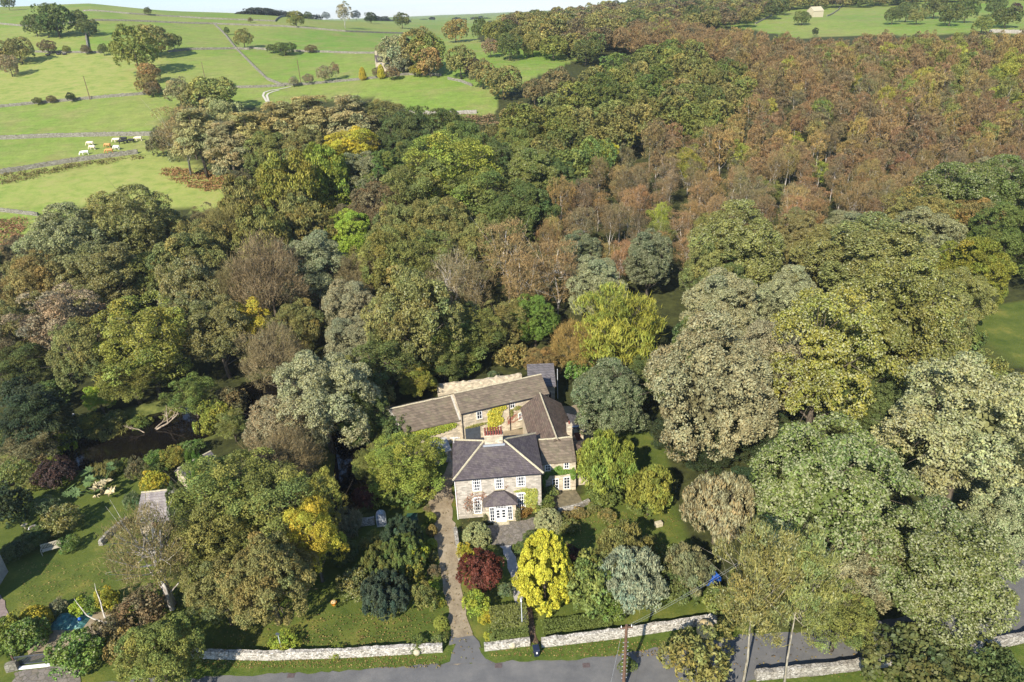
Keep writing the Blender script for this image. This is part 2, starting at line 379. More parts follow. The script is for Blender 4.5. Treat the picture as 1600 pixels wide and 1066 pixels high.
def proto(key, seed, a, H, cb, r0=.3, bark=None, nb=10, stems=1, trunk=True, fmin=.28, **kw):
    V, F, Tn, C = crown(seed, a, H, cb, **kw)
    rr = np.hypot(V[:, 0], V[:, 1]); D = 2 * np.percentile(rr, 97); Ht = np.percentile(V[:, 2], 99.7)
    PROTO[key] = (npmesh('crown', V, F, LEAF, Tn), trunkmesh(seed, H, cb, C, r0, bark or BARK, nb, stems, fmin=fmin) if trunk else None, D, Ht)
SYC = dict(nl=52, lr=.23, ncl=34, cr=.62, nleaf=36, L=.125, Wd=.085, rin=.55, rout=.88, lvar=.18, hue=.05)
proto('syc0', 1, 7, 18, 1.5, .42, **SYC)
proto('syc1', 2, 7, 16, 1.2, .4, **dict(SYC, nl=42, lr=.27))
proto('syc2', 3, 6.5, 19, 1.5, .4, **dict(SYC, nl=60, lr=.2))
proto('oak0', 4, 7, 14, 1.2, .45, nl=74, lr=.18, ncl=26, cr=.5, nleaf=28, L=.125, Wd=.085, rin=.66, zmin=-.4)
proto('oak1', 5, 7.5, 13, 1.2, .45, nl=62, lr=.2, ncl=26, cr=.55, nleaf=30, L=.125, Wd=.085, rin=.6, zmin=-.35)
proto('ash0', 6, 6, 16, 2.0, .32, nl=50, lr=.2, ncl=24, cr=.6, nleaf=27, L=.13, Wd=.07, rin=.4, rout=.92, core=500, spread=.8, nb=18)
proto('ash1', 7, 5, 17, 2.5, .28, nl=44, lr=.2, ncl=20, cr=.55, nleaf=17, L=.15, Wd=.08, rin=.35, rout=.95, core=250, spread=.8, nb=18, twig=900)
BI = dict(nl=38, lr=.23, ncl=17, cr=.5, nleaf=15, L=.1, Wd=.06, rin=.35, rout=.92, core=220, spread=.9, twig=1500, tL=.42, tW=.018, twigcol=(1.9, 1.8, 1.7), zmin=-.7)
proto('poplar0', 8, 3.6, 17, 6.0, .15, GREYBARK, 26, 1, fmin=.42, nl=46, lr=.2, ncl=14, cr=.42, nleaf=22, L=.11, Wd=.06, rin=.3, rout=.95, core=100, spread=.9, twig=2000, tL=.5, tW=.02, twigcol=(1.7, 1.5, 1.2), align='up')
proto('birch0', 10, 3.2, 13, 2.2, .13, BIRCHBARK, 12, **BI)
proto('birch1', 11, 3.6, 12, 2.0, .14, BIRCHBARK, 12, **dict(BI, nl=28, lr=.28))
proto('birch2', 12, 3.0, 14, 3.0, .13, BIRCHBARK, 13, **dict(BI, nleaf=7, twig=2600, core=60))
proto('bare0', 14, 5, 14, 2.5, .26, BARK, 22, nl=46, lr=.26, ncl=12, cr=.6, nleaf=7, L=.13, Wd=.07, rin=.4, rout=.9, core=60, twig=8000, tL=.6, tW=.026, twigcol=(1.25, 1.15, 1.05), spread=.9)
proto('bare1', 15, 4.2, 13, 2.0, .3, BIRCHBARK, 24, 3, nl=40, lr=.26, ncl=12, cr=.6, nleaf=4, L=.13, Wd=.08, rin=.4, rout=.9, core=30, twig=5200, tL=.5, tW=.022, twigcol=(1.2, 1.1, 1.0), spread=.9)
proto('fan0', 16, 6, 14, 1.0, .22, BARK, 22, 3, nl=52, lr=.22, ncl=18, cr=.6, nleaf=13, L=.34, Wd=.055, rin=.45, rout=.9, core=500, align='up', twig=1800, tL=.7, tW=.03)
proto('fan1', 17, 3.4, 6, .3, .15, BARK, 12, 3, nl=56, lr=.19, ncl=18, cr=.34, nleaf=13, L=.2, Wd=.06, rin=.6, rout=.9, core=600, align='up', twig=500, tL=.35, tW=.02)
proto('larch0', 18, 4.2, 19, 2.5, .26, BARK, 8, nl=80, lr=.2, ncl=15, cr=.55, nleaf=12, L=.3, Wd=.06, rin=.6, rout=.95, core=600, align='droop', cone=.75)
proto('yew0', 19, 5, 13, .5, .3, BARK, 6, nl=110, lr=.15, ncl=14, cr=.45, nleaf=13, L=.22, Wd=.07, rin=.66, rout=.95, core=900, align='up', cone=.5, zmin=-.9, vs=1.6)
proto('cypress0', 20, 4.2, 10.5, .3, .2, BARK, 4, nl=260, lr=.085, ncl=16, cr=.25, nleaf=15, L=.15, Wd=.06, rin=.86, rout=.96, core=1500, align='up', cone=.75, zmin=-.96, vs=1.9, lvar=.14, hue=.02)
proto('tuft0', 21, 3.2, 5.0, -.3, .15, BARK, 4, nl=110, lr=.075, ncl=26, cr=.13, nleaf=13, L=.17, Wd=.04, rin=.7, rout=.97, core=1500, align='up', zmin=-.3, clump_up=.6, vs=3.4, lvar=.3)
proto('bush0', 22, 2.0, 3.0, .05, .06, BARK, 5, nl=34, lr=.25, ncl=14, cr=.26, nleaf=11, L=.105, Wd=.07, rin=.6, rout=.86, core=500, zmin=-.3)
proto('bush1', 23, 2.0, 2.6, .05, .06, BARK, 5, nl=26, lr=.3, ncl=15, cr=.28, nleaf=11, L=.12, Wd=.06, rin=.5, rout=.9, core=400, zmin=-.25, spread=.9)
proto('grass0', 24, 1.6, 1.6, .0, .03, BARK, 2, nl=26, lr=.3, ncl=12, cr=.25, nleaf=11, L=.34, Wd=.025, rin=.4, rout=.8, core=200, align='up', zmin=-.2)
proto('dome0', 25, 2.0, 2.5, -.9, .05, BARK, 3, nl=260, lr=.09, ncl=9, cr=.12, nleaf=9, L=.075, Wd=.05, rin=.88, rout=.9, core=900, zmin=-.2, lvar=.08, hue=.03)
proto('maple0', 26, 3.2, 4.6, .6, .12, BARK, 8, 2, nl=90, lr=.16, ncl=14, cr=.25, nleaf=13, L=.13, Wd=.06, rin=.6, rout=.9, core=900, zmin=-.4, lvar=.25, align='droop')
# coarser versions for trees over ~170 m away (a leaf face stands for a spray of leaves)
for k_, (s_, a_, H_, cb_, kw_) in dict(
        fround0=(31, 7, 13, 1, dict(nl=44, lr=.24, ncl=22, cr=.62, nleaf=10, L=.27, Wd=.19, core=300)),
        fround1=(32, 7, 12, 1, dict(nl=38, lr=.26, ncl=22, cr=.62, nleaf=10, L=.27, Wd=.19, core=300, zmin=-.7)),
        fround2=(35, 6, 13, 1.4, dict(nl=32, lr=.27, ncl=20, cr=.62, nleaf=10, L=.27, Wd=.19, core=200, rin=.5, rout=.92)),
        fbirch0=(33, 3.2, 12, 2, dict(nl=28, lr=.25, ncl=14, cr=.5, nleaf=9, L=.17, Wd=.1, core=150, rin=.4, twig=420, tL=.7, tW=.03, align='up', twigcol=(2.1, 2.0, 1.9))),
        fbirch1=(34, 3.6, 12, 2, dict(nl=26, lr=.27, ncl=14, cr=.5, nleaf=9, L=.17, Wd=.1, core=150, rin=.4, twig=420, tL=.7, tW=.03, align='up', twigcol=(2.1, 2.0, 1.9))),
        flarch0=(36, 3.8, 16, 1.5, dict(nl=50, lr=.22, ncl=9, cr=.6, nleaf=7, L=.45, Wd=.12, core=250, rin=.55, rout=.95, align='up', cone=.55, twig=300, tL=.8, tW=.05))).items():
    proto(k_, s_, a_, H_, cb_, .35 if a_ > 5 else .13, BARK if a_ > 5 else BIRCHBARK, 6, **kw_)
NAMES = dict(syc='broadleaf_tree', oak='broadleaf_tree', ash='broadleaf_tree', fround='broadleaf_tree', birch='birch_tree', fbirch='birch_tree', bare='bare_tree',
             fan='willow_tree', poplar='poplar_tree', larch='larch_tree', flarch='larch_tree', yew='conifer_tree', cypress='cypress_tree', tuft='conifer_bush', bush='shrub', grass='ornamental_grass',
             dome='clipped_bush', maple='maple_tree')
CATS = dict(tuft='bush', bush='bush', grass='plant', dome='bush')
RNG = random.Random(7)
OCC = []                                            # (x, y, r) of every tree already standing
def plant(kind, x, y, D, Hh, color, label, group=None, z=None, jit=.08, rot=None, trunk=True):
    base = kind.rstrip('0123456789')
    opts = [k for k in PROTO if k.rstrip('0123456789') == base]
    key = kind if kind in PROTO else RNG.choice(opts)
    cr_, tr_, D0, H0 = PROTO[key]
    c = [max(.004, v * RNG.uniform(1 - jit, 1 + jit)) for v in color[:3]] + [color[3] if len(color) > 3 else 0]
    zz = T(x, y) if z is None else z
    nm = NAMES[base]; rz = RNG.uniform(0, 6.28) if rot is None else rot
    sx = D / D0; sz = Hh / H0
    if base in ('bush', 'grass', 'dome', 'tuft') or not trunk:
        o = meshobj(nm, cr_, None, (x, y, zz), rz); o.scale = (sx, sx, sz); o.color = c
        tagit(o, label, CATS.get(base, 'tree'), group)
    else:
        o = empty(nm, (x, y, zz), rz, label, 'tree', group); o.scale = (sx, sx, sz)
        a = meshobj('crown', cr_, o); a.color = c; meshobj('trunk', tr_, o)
    OCC.append((x, y, D / 2)); return o
def solve(cx, top, w, asp):
    d = ray(cx, top)
    def f(t):
        p = CAMP + d * t; return p[2] - asp * w * t / FPX - float(terr0(p[0], p[1]))
    lo, hi = 15., 15.
    while hi < 2500 and f(hi) > 0: lo = hi; hi *= 1.02
    for _ in range(30):
        m = (lo + hi) / 2
        if f(m) > 0: lo = m
        else: hi = m
    p = CAMP + d * lo; return p[0], p[1], w * lo / FPX, asp * w * lo / FPX, lo
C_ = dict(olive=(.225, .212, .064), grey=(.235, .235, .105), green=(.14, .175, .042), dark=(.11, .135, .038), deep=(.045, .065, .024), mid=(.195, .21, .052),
          ygreen=(.27, .28, .048), yellow=(.46, .42, .05), gold=(.54, .49, .055), brown=(.185, .15, .07), russet=(.225, .157, .07), pale=(.28, .255, .13),
          pink=(.27, .225, .12), orange=(.32, .17, .045), silver=(.27, .28, .19), ochre=(.27, .205, .07), purple=(.085, .05, .038), red=(.145, .048, .028),
          lime=(.30, .37, .045), blue=(.135, .17, .07), bare=(.21, .175, .10), bright=(.14, .21, .038), cream=(.29, .29, .13), gbeech=(.21, .215, .03), dome=(.32, .34, .14),
          wgreen=(.14, .19, .045), tan=(.38, .335, .14), pgreen=(.22, .225, .075), twiggy=(.18, .155, .075), dkblue=(.06, .095, .05))
TREES = '''
205 470 150 ash0 ygreen 1.15 .05|tall yellow-green ash tree with yellow tips beside the dark river
195 555 110 ash0 mid .8|green tree overhanging the river bank below the yellow-tipped ash
190 293 150 syc1 olive 1.0 .1|broad olive domed tree at the field edge, uppermost of the left wood
95 322 150 syc0 grey 1.05 .25|grey-green sycamore at the left edge of the wood by the field corner
40 400 110 oak1 ochre 1.2|brown-orange thinning tree at the left frame edge above the conifer
75 450 130 ash1 pale 1.15|ochre-leaved straggly tree left of the yellow-green ash
150 385 130 syc2 olive 1.1 .12|dull olive sycamore in the middle of the left wood
285 365 130 oak0 olive 1.1|rounded dull olive tree right of the grey-green sycamores
222 398 90 syc1 green 1.2|fresh green tree in the left wood just above the yellow-green ash
315 345 100 oak1 olive 1.3|rounded olive oak behind the dull olive sycamores
290 405 110 oak1 olive 1.2 .25|brown-flecked sycamore between the fresh green tree and the bare brown one
120 500 120 oak1 olive 1.2|shaded brownish tree low at the left of the yellow-green ash
410 372 130 bare0 twiggy 1.3|leafless brown twiggy tree in the wood left of the pale sycamore
370 400 90 bare0 twiggy 1.4|leafless brown tree with pale limbs beside the thin yellow tree
480 368 110 syc2 grey 1.2 .35|pale grey-green sycamore standing among leafless brown trees
378 468 80 ash1 yellow 1.5|thin yellow-leaved tree leaning over the river
330 470 110 syc2 olive 1.25 .1|olive tree above the river behind the thin yellow tree
415 505 110 bare0 bare 1.2|grey bare-twigged tree drooping to the river bank
285 570 80 ash1 green 1.1|green tree at the water edge right of the yellow-green ash
350 590 60 bush0 brown .8|brown low tree at the river edge under the bare twigged tree
460 470 90 oak0 olive 1.1|low olive tree behind the big cream sycamore
545 440 100 syc1 pale 1.1 .25|pale cream-brown sycamore left of the large oak with a bare trunk
545 500 90 syc2 pale 1.1 .2|pale brown tree below the cream-brown sycamore
530 545 80 oak0 olive 1.2|olive autumn tree right of the river gap
560 600 90 ash0 dark 1.2|dark green tree in shade left of the barn
490 545 170 syc0 cream 1.1 .5|big cream-green sycamore standing between the river and the house
430 622 120 syc1 pink 1.05 .3|pinkish-brown sycamore in front of the big cream one
432 680 130 bare0 brown .95|brown twiggy tree at the foot of the pinkish sycamore
635 422 160 oak0 olive 1.25 .06|large olive-brown oak with a leaning bare trunk above the barn
600 520 110 ash1 dark 1.1|dark open tree below the large olive-brown oak
700 500 90 ash0 green 1.1|green ivy-clad tree on the bank behind the barn
740 480 90 ash0 mid 1.2|green bank tree behind the stone retaining wall
785 470 80 ash1 olive 1.2|yellowish thin tree above the retaining wall
835 462 80 syc1 bright 1.1|bright green small sycamore behind the slate outhouse
848 545 60 ash0 ochre .9|ochre-orange bushy tree just behind the slate outhouse
690 535 80 ash0 green .9|low green bank tree left of the retaining wall
972 448 145 fan0 ygreen 1.15|large fan-shaped yellow-olive willow right of the barns
958 568 125 syc0 blue 1.15 .2|dense blue-green tree right of the barns
935 402 95 syc2 pale 1.35 .3|cream-olive sycamore behind the fan-shaped willow
1018 362 78 syc2 blue 1.5 .35|silvery green columnar tree at the lower edge of the birch wood
900 500 80 bare0 ochre 1.3|brownish tree left of the fan-shaped willow
790 345 100 birch2 russet 1.4|leafless pinkish birch above the yard
700 395 90 bare1 pale 1.3|pale leafless tree with cream stems above the barn
740 410 80 birch1 brown 1.5|brown birch with forked pale stems above the barn
815 395 90 birch2 russet 1.5|slender brown birch with white stem above the outhouse
870 375 90 birch2 russet 1.5|thin bare birch left of the silvery columnar tree
905 365 80 syc2 blue 1.2 .25|blue-green tree among birches left of the silvery columnar tree
600 360 120 oak1 mid 1.1|feathery green oak above the large olive-brown oak
660 365 110 ash0 mid 1.1|feathery light green tree left of the pale leafless stems
720 365 80 syc1 grey 1.1 .2|pale green tree behind the cream stemmed tree
545 330 90 syc1 lime 1.0|bright lime green maple in the middle of the wood
480 320 100 yew0 olive 1.1|dark olive conifer left of the lime green maple
560 395 80 bare0 brown 1.3|brown shaded tree under the lime green maple
700 208 150 ash0 ygreen 1.0|big yellow-green tree at the centre of the wood
650 250 120 ash0 mid 1.1|green tree at the left flank of the big yellow-green tree
745 265 100 ash0 mid 1.1|green tree at the right flank of the big yellow-green tree
815 285 115 oak0 dark 1.0|large dark green oak at the edge of the birch wood
590 285 100 oak1 brown 1.05|brown rounded tree in the central wood
620 320 100 oak0 olive 1.1|olive tree below the brown rounded tree
690 310 110 oak1 olive 1.1|olive brown tree below the big yellow-green tree
750 340 100 oak0 olive 1.2|dull olive tree beside the large dark green oak
560 240 90 syc2 grey 1.1 .2|grey-green tree behind the brown rounded tree
595 235 90 oak0 green 1.1|dark green tree left of the big yellow-green tree
440 240 120 yew0 ygreen 1.25|tall golden-olive conifer at the left of the central wood
500 225 100 yew0 ygreen 1.3|golden-olive conifer next to the tallest one
375 275 100 yew0 olive 1.3|olive conifer nearest the bracken field
400 320 110 yew0 olive 1.3|drooping olive conifer in front of the golden-olive ones
345 320 90 bare0 olive 1.2|thin olive tree at the field corner
460 300 90 yew0 olive 1.3|shaded olive conifer behind the lime green maple
545 200 90 ash0 yellow 1.0|yellow-leaved tree at the upper edge of the central wood
770 220 90 oak0 dark 1.0|dark green oak right behind the big yellow-green tree
720 190 90 oak0 green 1.0|green oak below the field corner
830 230 90 syc2 mid 1.2 .1|mid green tree behind the large dark green oak
800 200 80 oak0 mid 1.0|mid green oak under the field
870 250 80 oak0 dark 1.0|dark green oak beside the birch wood
945 220 50 ash0 yellow 1.0|bright yellow tree at the edge of the birch wood
690 170 90 oak1 dark .9|blue-green oak just below the round green field
630 175 100 oak1 dark .9|dark green oak just below the round green field
590 155 90 ash0 olive 1.0|olive tree at the lower edge of the round green field
540 150 100 larch0 tan 1.1|ochre tree at the left of the round green field
480 150 100 larch0 tan 1.1|ochre swaying tree in the row below the farm track
430 160 95 larch0 tan 1.15|ochre swaying tree second in the row below the farm track
385 175 90 larch0 tan 1.2|ochre swaying tree third in the row below the farm track
335 155 100 oak0 tan 1.0|ochre brown oak at the left end of the ochre row
300 170 90 larch0 tan 1.2|ochre tree at the left end of the wood by the cows
272 165 80 birch2 russet 1.35|russet birch with a white stem nearest the cows
350 190 90 larch0 tan 1.15|ochre brown tree behind the cow field wall
245 200 45 bush1 brown 1.0|small thin hawthorn beside the cows
410 205 90 oak1 olive 1.0|olive tree between the ochre row and conifers
470 200 90 oak0 olive 1.0|dull green tree under the ochre row
640 220 80 oak0 green 1.1|dark tree left behind the big yellow-green tree
1128 500 215 syc0 pale 1.3 .22|huge pale brown sycamore, leftmost of the row at right of the house
1215 500 130 syc2 pale 1.6 .25|pale olive sycamore between the huge brown and the green one
1135 428 125 syc2 cream 1.3 .4|cream-topped sycamore behind the huge pale brown one
1300 460 215 syc1 ygreen 1.25 .3|huge bright yellow-green sycamore with cream leaf undersides
1245 420 110 syc0 cream 1.3 .3|cream-topped sycamore behind the huge yellow-green one
1420 405 210 syc0 mid 1.25 .12|broad olive sycamore right of the huge yellow-green one
1460 440 130 oak0 olive 1.3 .05|shaded olive sycamore flank at the meadow side
1380 345 190 syc2 olive 1.0 .1|wide dark olive tree behind the sycamore row
1300 355 110 syc0 olive 1.1 .1|dark olive tree at the left of the widest one behind the sycamores
1165 318 160 syc0 olive 1.1 .15|olive-grey domed tree at the lower edge of the birch wood
1120 380 110 oak1 olive 1.1|brownish olive tree left of the olive-grey domed one
1500 255 140 syc1 green 1.0 .2|fresh green bushy tree at the right edge below the birch wood
1570 245 130 syc0 green 1.0 .15|green tree at the right frame edge above the meadow
1440 295 110 ash0 olive 1.1|olive brown tree left of the fresh green bushy tree
1455 325 120 syc0 grey 1.0 .3|silvery grey tree with flipped leaves above the golden beech
1525 310 90 ash0 ochre 1.2|ochre orange tree above the golden beech
1585 318 125 syc0 green 1.1|green tree at right frame edge behind the golden beech
1530 372 128 oak0 gbeech 1.0|golden-topped rounded beech standing in the meadow
1318 680 265 syc1 wgreen 1.05 .42|enormous green sycamore with cream leaf undersides, nearest the road at right
1545 565 260 syc0 cream 1.15 .4|enormous pale cream sycamore at the right frame edge
1490 815 225 syc2 wgreen 1.1 .38|big green sycamore with pale leaves overhanging the road
1600 760 150 syc0 cream 1.2 .35|pale cream tree cut by the right frame edge above the road
1130 745 118 fan1 pink 1.15 .5|pinkish-white fine-leaved tree beside the blue trailer
1350 845 120 ash0 pale 1.4 .2|pale olive tree by the road behind the bare brown one
1365 845 95 bare0 bare 1.7|bare brown straggly tree leaning to the road
1200 822 135 poplar0 pgreen 3.0 .1|tall thin olive poplar-like tree with a pale bare trunk by the road
1275 835 110 poplar0 pgreen 3.4 .1|tall thin tree with a forked pale trunk beside the road
1320 925 110 ash0 mid 1.2|green bushy tree on the near side of the road
1095 1000 130 bush1 olive .8|olive shrubby tree at the bottom frame edge by the road
1450 1010 160 bush0 dark .7|dark green shrubs on the near side of the road wall
1560 1020 120 bush1 dark .7|dark shrub in the bottom right corner
345 720 175 ash0 mid 1.0|large open green tree with visible limbs left of the dark gap
425 740 170 ash0 mid 1.05|green half of the big garden tree beside its yellow side
315 800 150 syc1 mid 1.1|olive lower crown of the big garden tree group
405 850 150 oak0 olive 1.15|round olive tree above the roadside wall
335 880 120 oak1 olive 1.1|dull olive tree at the left above the roadside wall
478 785 95 ash0 yellow 1.75|yellow-leaved tree at the right flank of the big garden tree
490 735 75 ash1 ygreen 2.3|yellowish thin tree beside the dark gap
215 795 140 bare1 twiggy 1.5|silver birch, bare with white limbs, beside the stone hut
235 985 140 oak0 mid .95|grey-green tree at the bottom left frame edge
300 705 42 yew0 bright 2.6|tall narrow bright green cypress behind the stone hut
270 755 42 yew0 dark 2.6|dark narrow cypress right next to the stone hut
30 590 110 larch0 deep 1.2|dark drooping spruce at the left frame edge by the river
30 655 90 ash1 brown .9|brown leafy tree below the dark spruce
630 690 130 ash0 ygreen .85|spreading yellow-green tree left of the gravel drive
580 700 70 ash0 mid 1.0|green small tree left of the spreading yellow-green one
948 682 100 fan1 ygreen 1.15|rounded yellow-green tree at the corner of the side wing
915 705 50 bush0 ygreen 1.3|yellow-green bush against the side wing end
1018 732 80 fan1 ygreen 1.15|neat yellow-green upright tree right of the lawn
975 828 95 fan1 olive 1.0|olive upright bush behind the silver-leaved one
992 868 110 fan1 silver 1.0 .4|silver-leaved bushy tree behind the white wall
1075 860 80 fan1 grey 1.1|grey-green bush between the silver-leaved tree and the blue trailer
920 880 90 bush0 mid 1.0|mixed green shrub right of the golden cypress
850 834 98 cypress0 gold 1.38|brilliant golden cypress beside the garden path
596 905 86 tuft0 dkblue .8|dark green tufted conifer nearest the roadside wall
624 815 66 tuft0 dkblue .8|dark green tufted conifer, topmost beside the hedge row
592 858 68 tuft0 green .8|dark green tufted conifer, middle of the cluster
626 845 74 tuft0 green .8|dark tufted conifer next to the yellow bushes
750 868 75 maple0 red .85|deep red maple between the drive and the path
744 822 46 dome0 dome .75|grey-green clipped dome bush in front of the house
857 800 46 dome0 dome .7|green clipped dome bush right of the front path
725 853 32 bush1 yellow .85|small yellow-green bush above the red maple
745 930 45 bush0 lime .9|lime green rounded bush below the red maple
148 603 46 ash0 lime 1.1|lime green small tree on the far river bank by the blue barrel
80 657 42 bush1 lime 1.1|lime green feathery bush on the far river bank
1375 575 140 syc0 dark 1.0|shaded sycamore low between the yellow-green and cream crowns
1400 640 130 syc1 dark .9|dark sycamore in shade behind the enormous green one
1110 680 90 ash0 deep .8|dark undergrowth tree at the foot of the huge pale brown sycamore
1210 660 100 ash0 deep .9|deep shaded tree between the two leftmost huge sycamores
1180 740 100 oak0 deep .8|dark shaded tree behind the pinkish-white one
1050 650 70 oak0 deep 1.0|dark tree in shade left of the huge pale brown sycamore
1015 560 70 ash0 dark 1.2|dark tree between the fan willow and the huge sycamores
10 470 90 oak1 olive 1.2|olive tree at the left frame edge above the spruce
20 540 80 ash0 dark 1.1|dark tree at the left frame edge just over the spruce
'''
C_['none'] = (0, 0, 0)
# ------------------------------------------------------------------ ground
G1 = [(-400, -80), (900, -80), (765, 28), (745, 62), (905, 92), (840, 120), (778, 150), (775, 178), (700, 182), (560, 152), (420, 165), (300, 160), (262, 190), (258, 240), (372, 270), (380, 300), (330, 330), (130, 320), (100, 345), (30, 395), (-400, 420)]
G2 = [(1015, 32), (1200, 8), (1330, -60), (1800, -60), (1800, 66), (1540, 52), (1330, 57), (1240, 60), (1180, 47), (1110, 38)]
G3 = [(1512, 505), (1560, 478), (1800, 440), (1800, 610), (1560, 562)]
SOIL = [[(1035, 620), (1180, 560), (1400, 620), (1520, 560), (1800, 650), (1800, 830), (1590, 900), (1430, 960), (1200, 985), (1120, 975), (1090, 900), (1050, 760)], [(250, 700), (400, 640), (560, 640), (560, 800), (480, 900), (300, 960), (270, 900)],[(720, 800), (850, 795), (880, 760), (905, 775), (870, 800), (830, 850), (840, 900), (720, 830)], [(840, 755), (905, 750), (912, 775), (850, 785)],
        [(1040, 690), (1200, 740), (1200, 900), (1090, 880), (1060, 760)]]
def axis(segs):
    r = []
    for a, b, st in segs: r += list(np.arange(a, b, st))
    return np.array(r + [segs[-1][1]], float)
XS = axis([(-4000, -1500, 500), (-1500, -500, 50), (-500, -90, 5), (-90, 70, 1.0), (70, 500, 5), (500, 1600, 50), (1600, 4000, 600)])
YS = axis([(-300, 20, 40), (20, 130, 1.0), (130, 260, 2.5), (260, 700, 6), (700, 1600, 30), (1600, 4000, 400)])
X, Y = np.meshgrid(XS, YS); nx, ny = len(XS), len(YS)
Zt = np.zeros_like(X)
Zt = terr(X, Y)
PXY = proj(np.stack([X, Y, Zt], -1))
fieldm = (inpoly(PXY[0], PXY[1], G1) | inpoly(PXY[0], PXY[1], G2)) & (PXY[2] > 1) & (Y > 100)
gm = fieldm.copy(); gm |= (Y > 1000) | (X < -420)
near = sstep(88, 76, Y) if False else (Y < 84)
soil = np.zeros_like(gm)
for s_ in SOIL: soil |= inpoly(PXY[0], PXY[1], s_) & (Y < 95) & (PXY[2] > 1)
rd = river_d(X, Y)
bank = (rd < 2.5) & (Y < 100)
cls = np.zeros(X.shape + (4,), np.float32)         # R grass, G lawn/garden, B bank; the rest woodland litter
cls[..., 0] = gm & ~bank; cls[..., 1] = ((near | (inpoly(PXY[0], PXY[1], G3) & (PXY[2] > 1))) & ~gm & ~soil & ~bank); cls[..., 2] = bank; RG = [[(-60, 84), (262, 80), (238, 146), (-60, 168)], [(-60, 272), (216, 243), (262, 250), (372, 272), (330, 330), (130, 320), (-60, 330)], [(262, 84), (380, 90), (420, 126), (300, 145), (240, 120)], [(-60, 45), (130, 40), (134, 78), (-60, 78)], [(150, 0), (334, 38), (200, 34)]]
cls[..., 3] = .15
for k_, s_ in enumerate(RG): cls[..., 3] = np.where(inpoly(PXY[0], PXY[1], s_) & (Y > 100), (.9, .7, .35, .5, .6)[k_], cls[..., 3])
V = np.stack([X, Y, Zt], -1).reshape(-1, 3)
ii, jj = np.meshgrid(np.arange(ny - 1), np.arange(nx - 1), indexing='ij')
F = np.stack([ii * nx + jj, ii * nx + jj + 1, (ii + 1) * nx + jj + 1, (ii + 1) * nx + jj], -1).reshape(-1, 4)
m, nd, lk = newmat('ground_cover')
tc = N(nd, 'ShaderNodeTexCoord'); ob = tc.outputs['Object']; a = N(nd, 'ShaderNodeAttribute', attribute_name='cls')
sp = N(nd, 'ShaderNodeSeparateColor'); lk.new(a.outputs['Color'], sp.inputs[0])
big = noise(nd, lk, .012, 3, ob); midn = noise(nd, lk, .09, 6, ob, .65); fine = noise(nd, lk, 1.3, 6, ob, .7); streak = noise(nd, lk, .6, 5, mul(nd, lk, ob, (.25, 1, 1)), .7)
field = ramp(nd, big, [(.35, (.135, .25, .034)), (.5, (.19, .275, .05)), (.65, (.25, .285, .075))], lk)
field = mixc(nd, lk, ramp(nd, midn, [(.45, (0, 0, 0)), (.68, (.85,) * 3)], lk), field, (.255, .25, .09))
field = mixc(nd, lk, .5, field, ramp(nd, noise(nd, lk, .28, 7, ob, .8), [(.35, (.55, .62, .5)), (.65, (1.2, 1.15, 1.2))], lk), 'MULTIPLY')
field = mixc(nd, lk, .65, field, ramp(nd, fine, [(.3, (.5, .5, .5)), (.7, (1.2, 1.2, 1.2))], lk), 'MULTIPLY')
field = mixc(nd, lk, .45, field, ramp(nd, streak, [(.3, (.45, .5, .5)), (.7, (1.3, 1.25, 1.1))], lk), 'MULTIPLY')
field = mixc(nd, lk, a.outputs['Alpha'], field, ramp(nd, noise(nd, lk, .35, 7, mul(nd, lk, ob, (.6, 1, 1)), .8), [(.35, (.13, .19, .035)), (.5, (.24, .27, .07)), (.65, (.30, .27, .10))], lk))
rough_ = ramp(nd, noise(nd, lk, .045, 5, mul(nd, lk, ob, (.5, 1, 1)), .75), [(.58, (0, 0, 0)), (.70, (.55,) * 3)], lk)
field = mixc(nd, lk, rough_, field, (.20, .17, .06))
lawn = ramp(nd, noise(nd, lk, .25, 5, ob, .7), [(.3, (.055, .085, .016)), (.55, (.105, .13, .026)), (.72, (.19, .18, .04))], lk)
lawn = mixc(nd, lk, ramp(nd, noise(nd, lk, 3.5, 3, ob, .6), [(.66, (0, 0, 0)), (.70, (.6,) * 3)], lk), lawn, (.24, .19, .06))
lawn = mixc(nd, lk, .5, lawn, ramp(nd, noise(nd, lk, 7, 5, ob, .7), [(.3, (.5, .5, .5)), (.7, (1.2, 1.2, 1.2))], lk), 'MULTIPLY')
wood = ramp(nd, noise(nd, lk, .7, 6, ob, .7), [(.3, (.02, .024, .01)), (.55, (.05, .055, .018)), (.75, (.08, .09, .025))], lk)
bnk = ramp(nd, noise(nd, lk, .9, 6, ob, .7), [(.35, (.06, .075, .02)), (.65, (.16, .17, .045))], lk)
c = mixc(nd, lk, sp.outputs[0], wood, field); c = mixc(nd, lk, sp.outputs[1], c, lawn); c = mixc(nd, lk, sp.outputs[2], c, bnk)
out(nd, lk, c, .95, .1, noise(nd, lk, 5, 6, ob, .7), .5, .12)
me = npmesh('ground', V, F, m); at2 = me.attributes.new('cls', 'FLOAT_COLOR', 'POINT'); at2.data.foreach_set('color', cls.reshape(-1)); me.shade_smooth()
tagit(meshobj('ground', me), kind='structure')

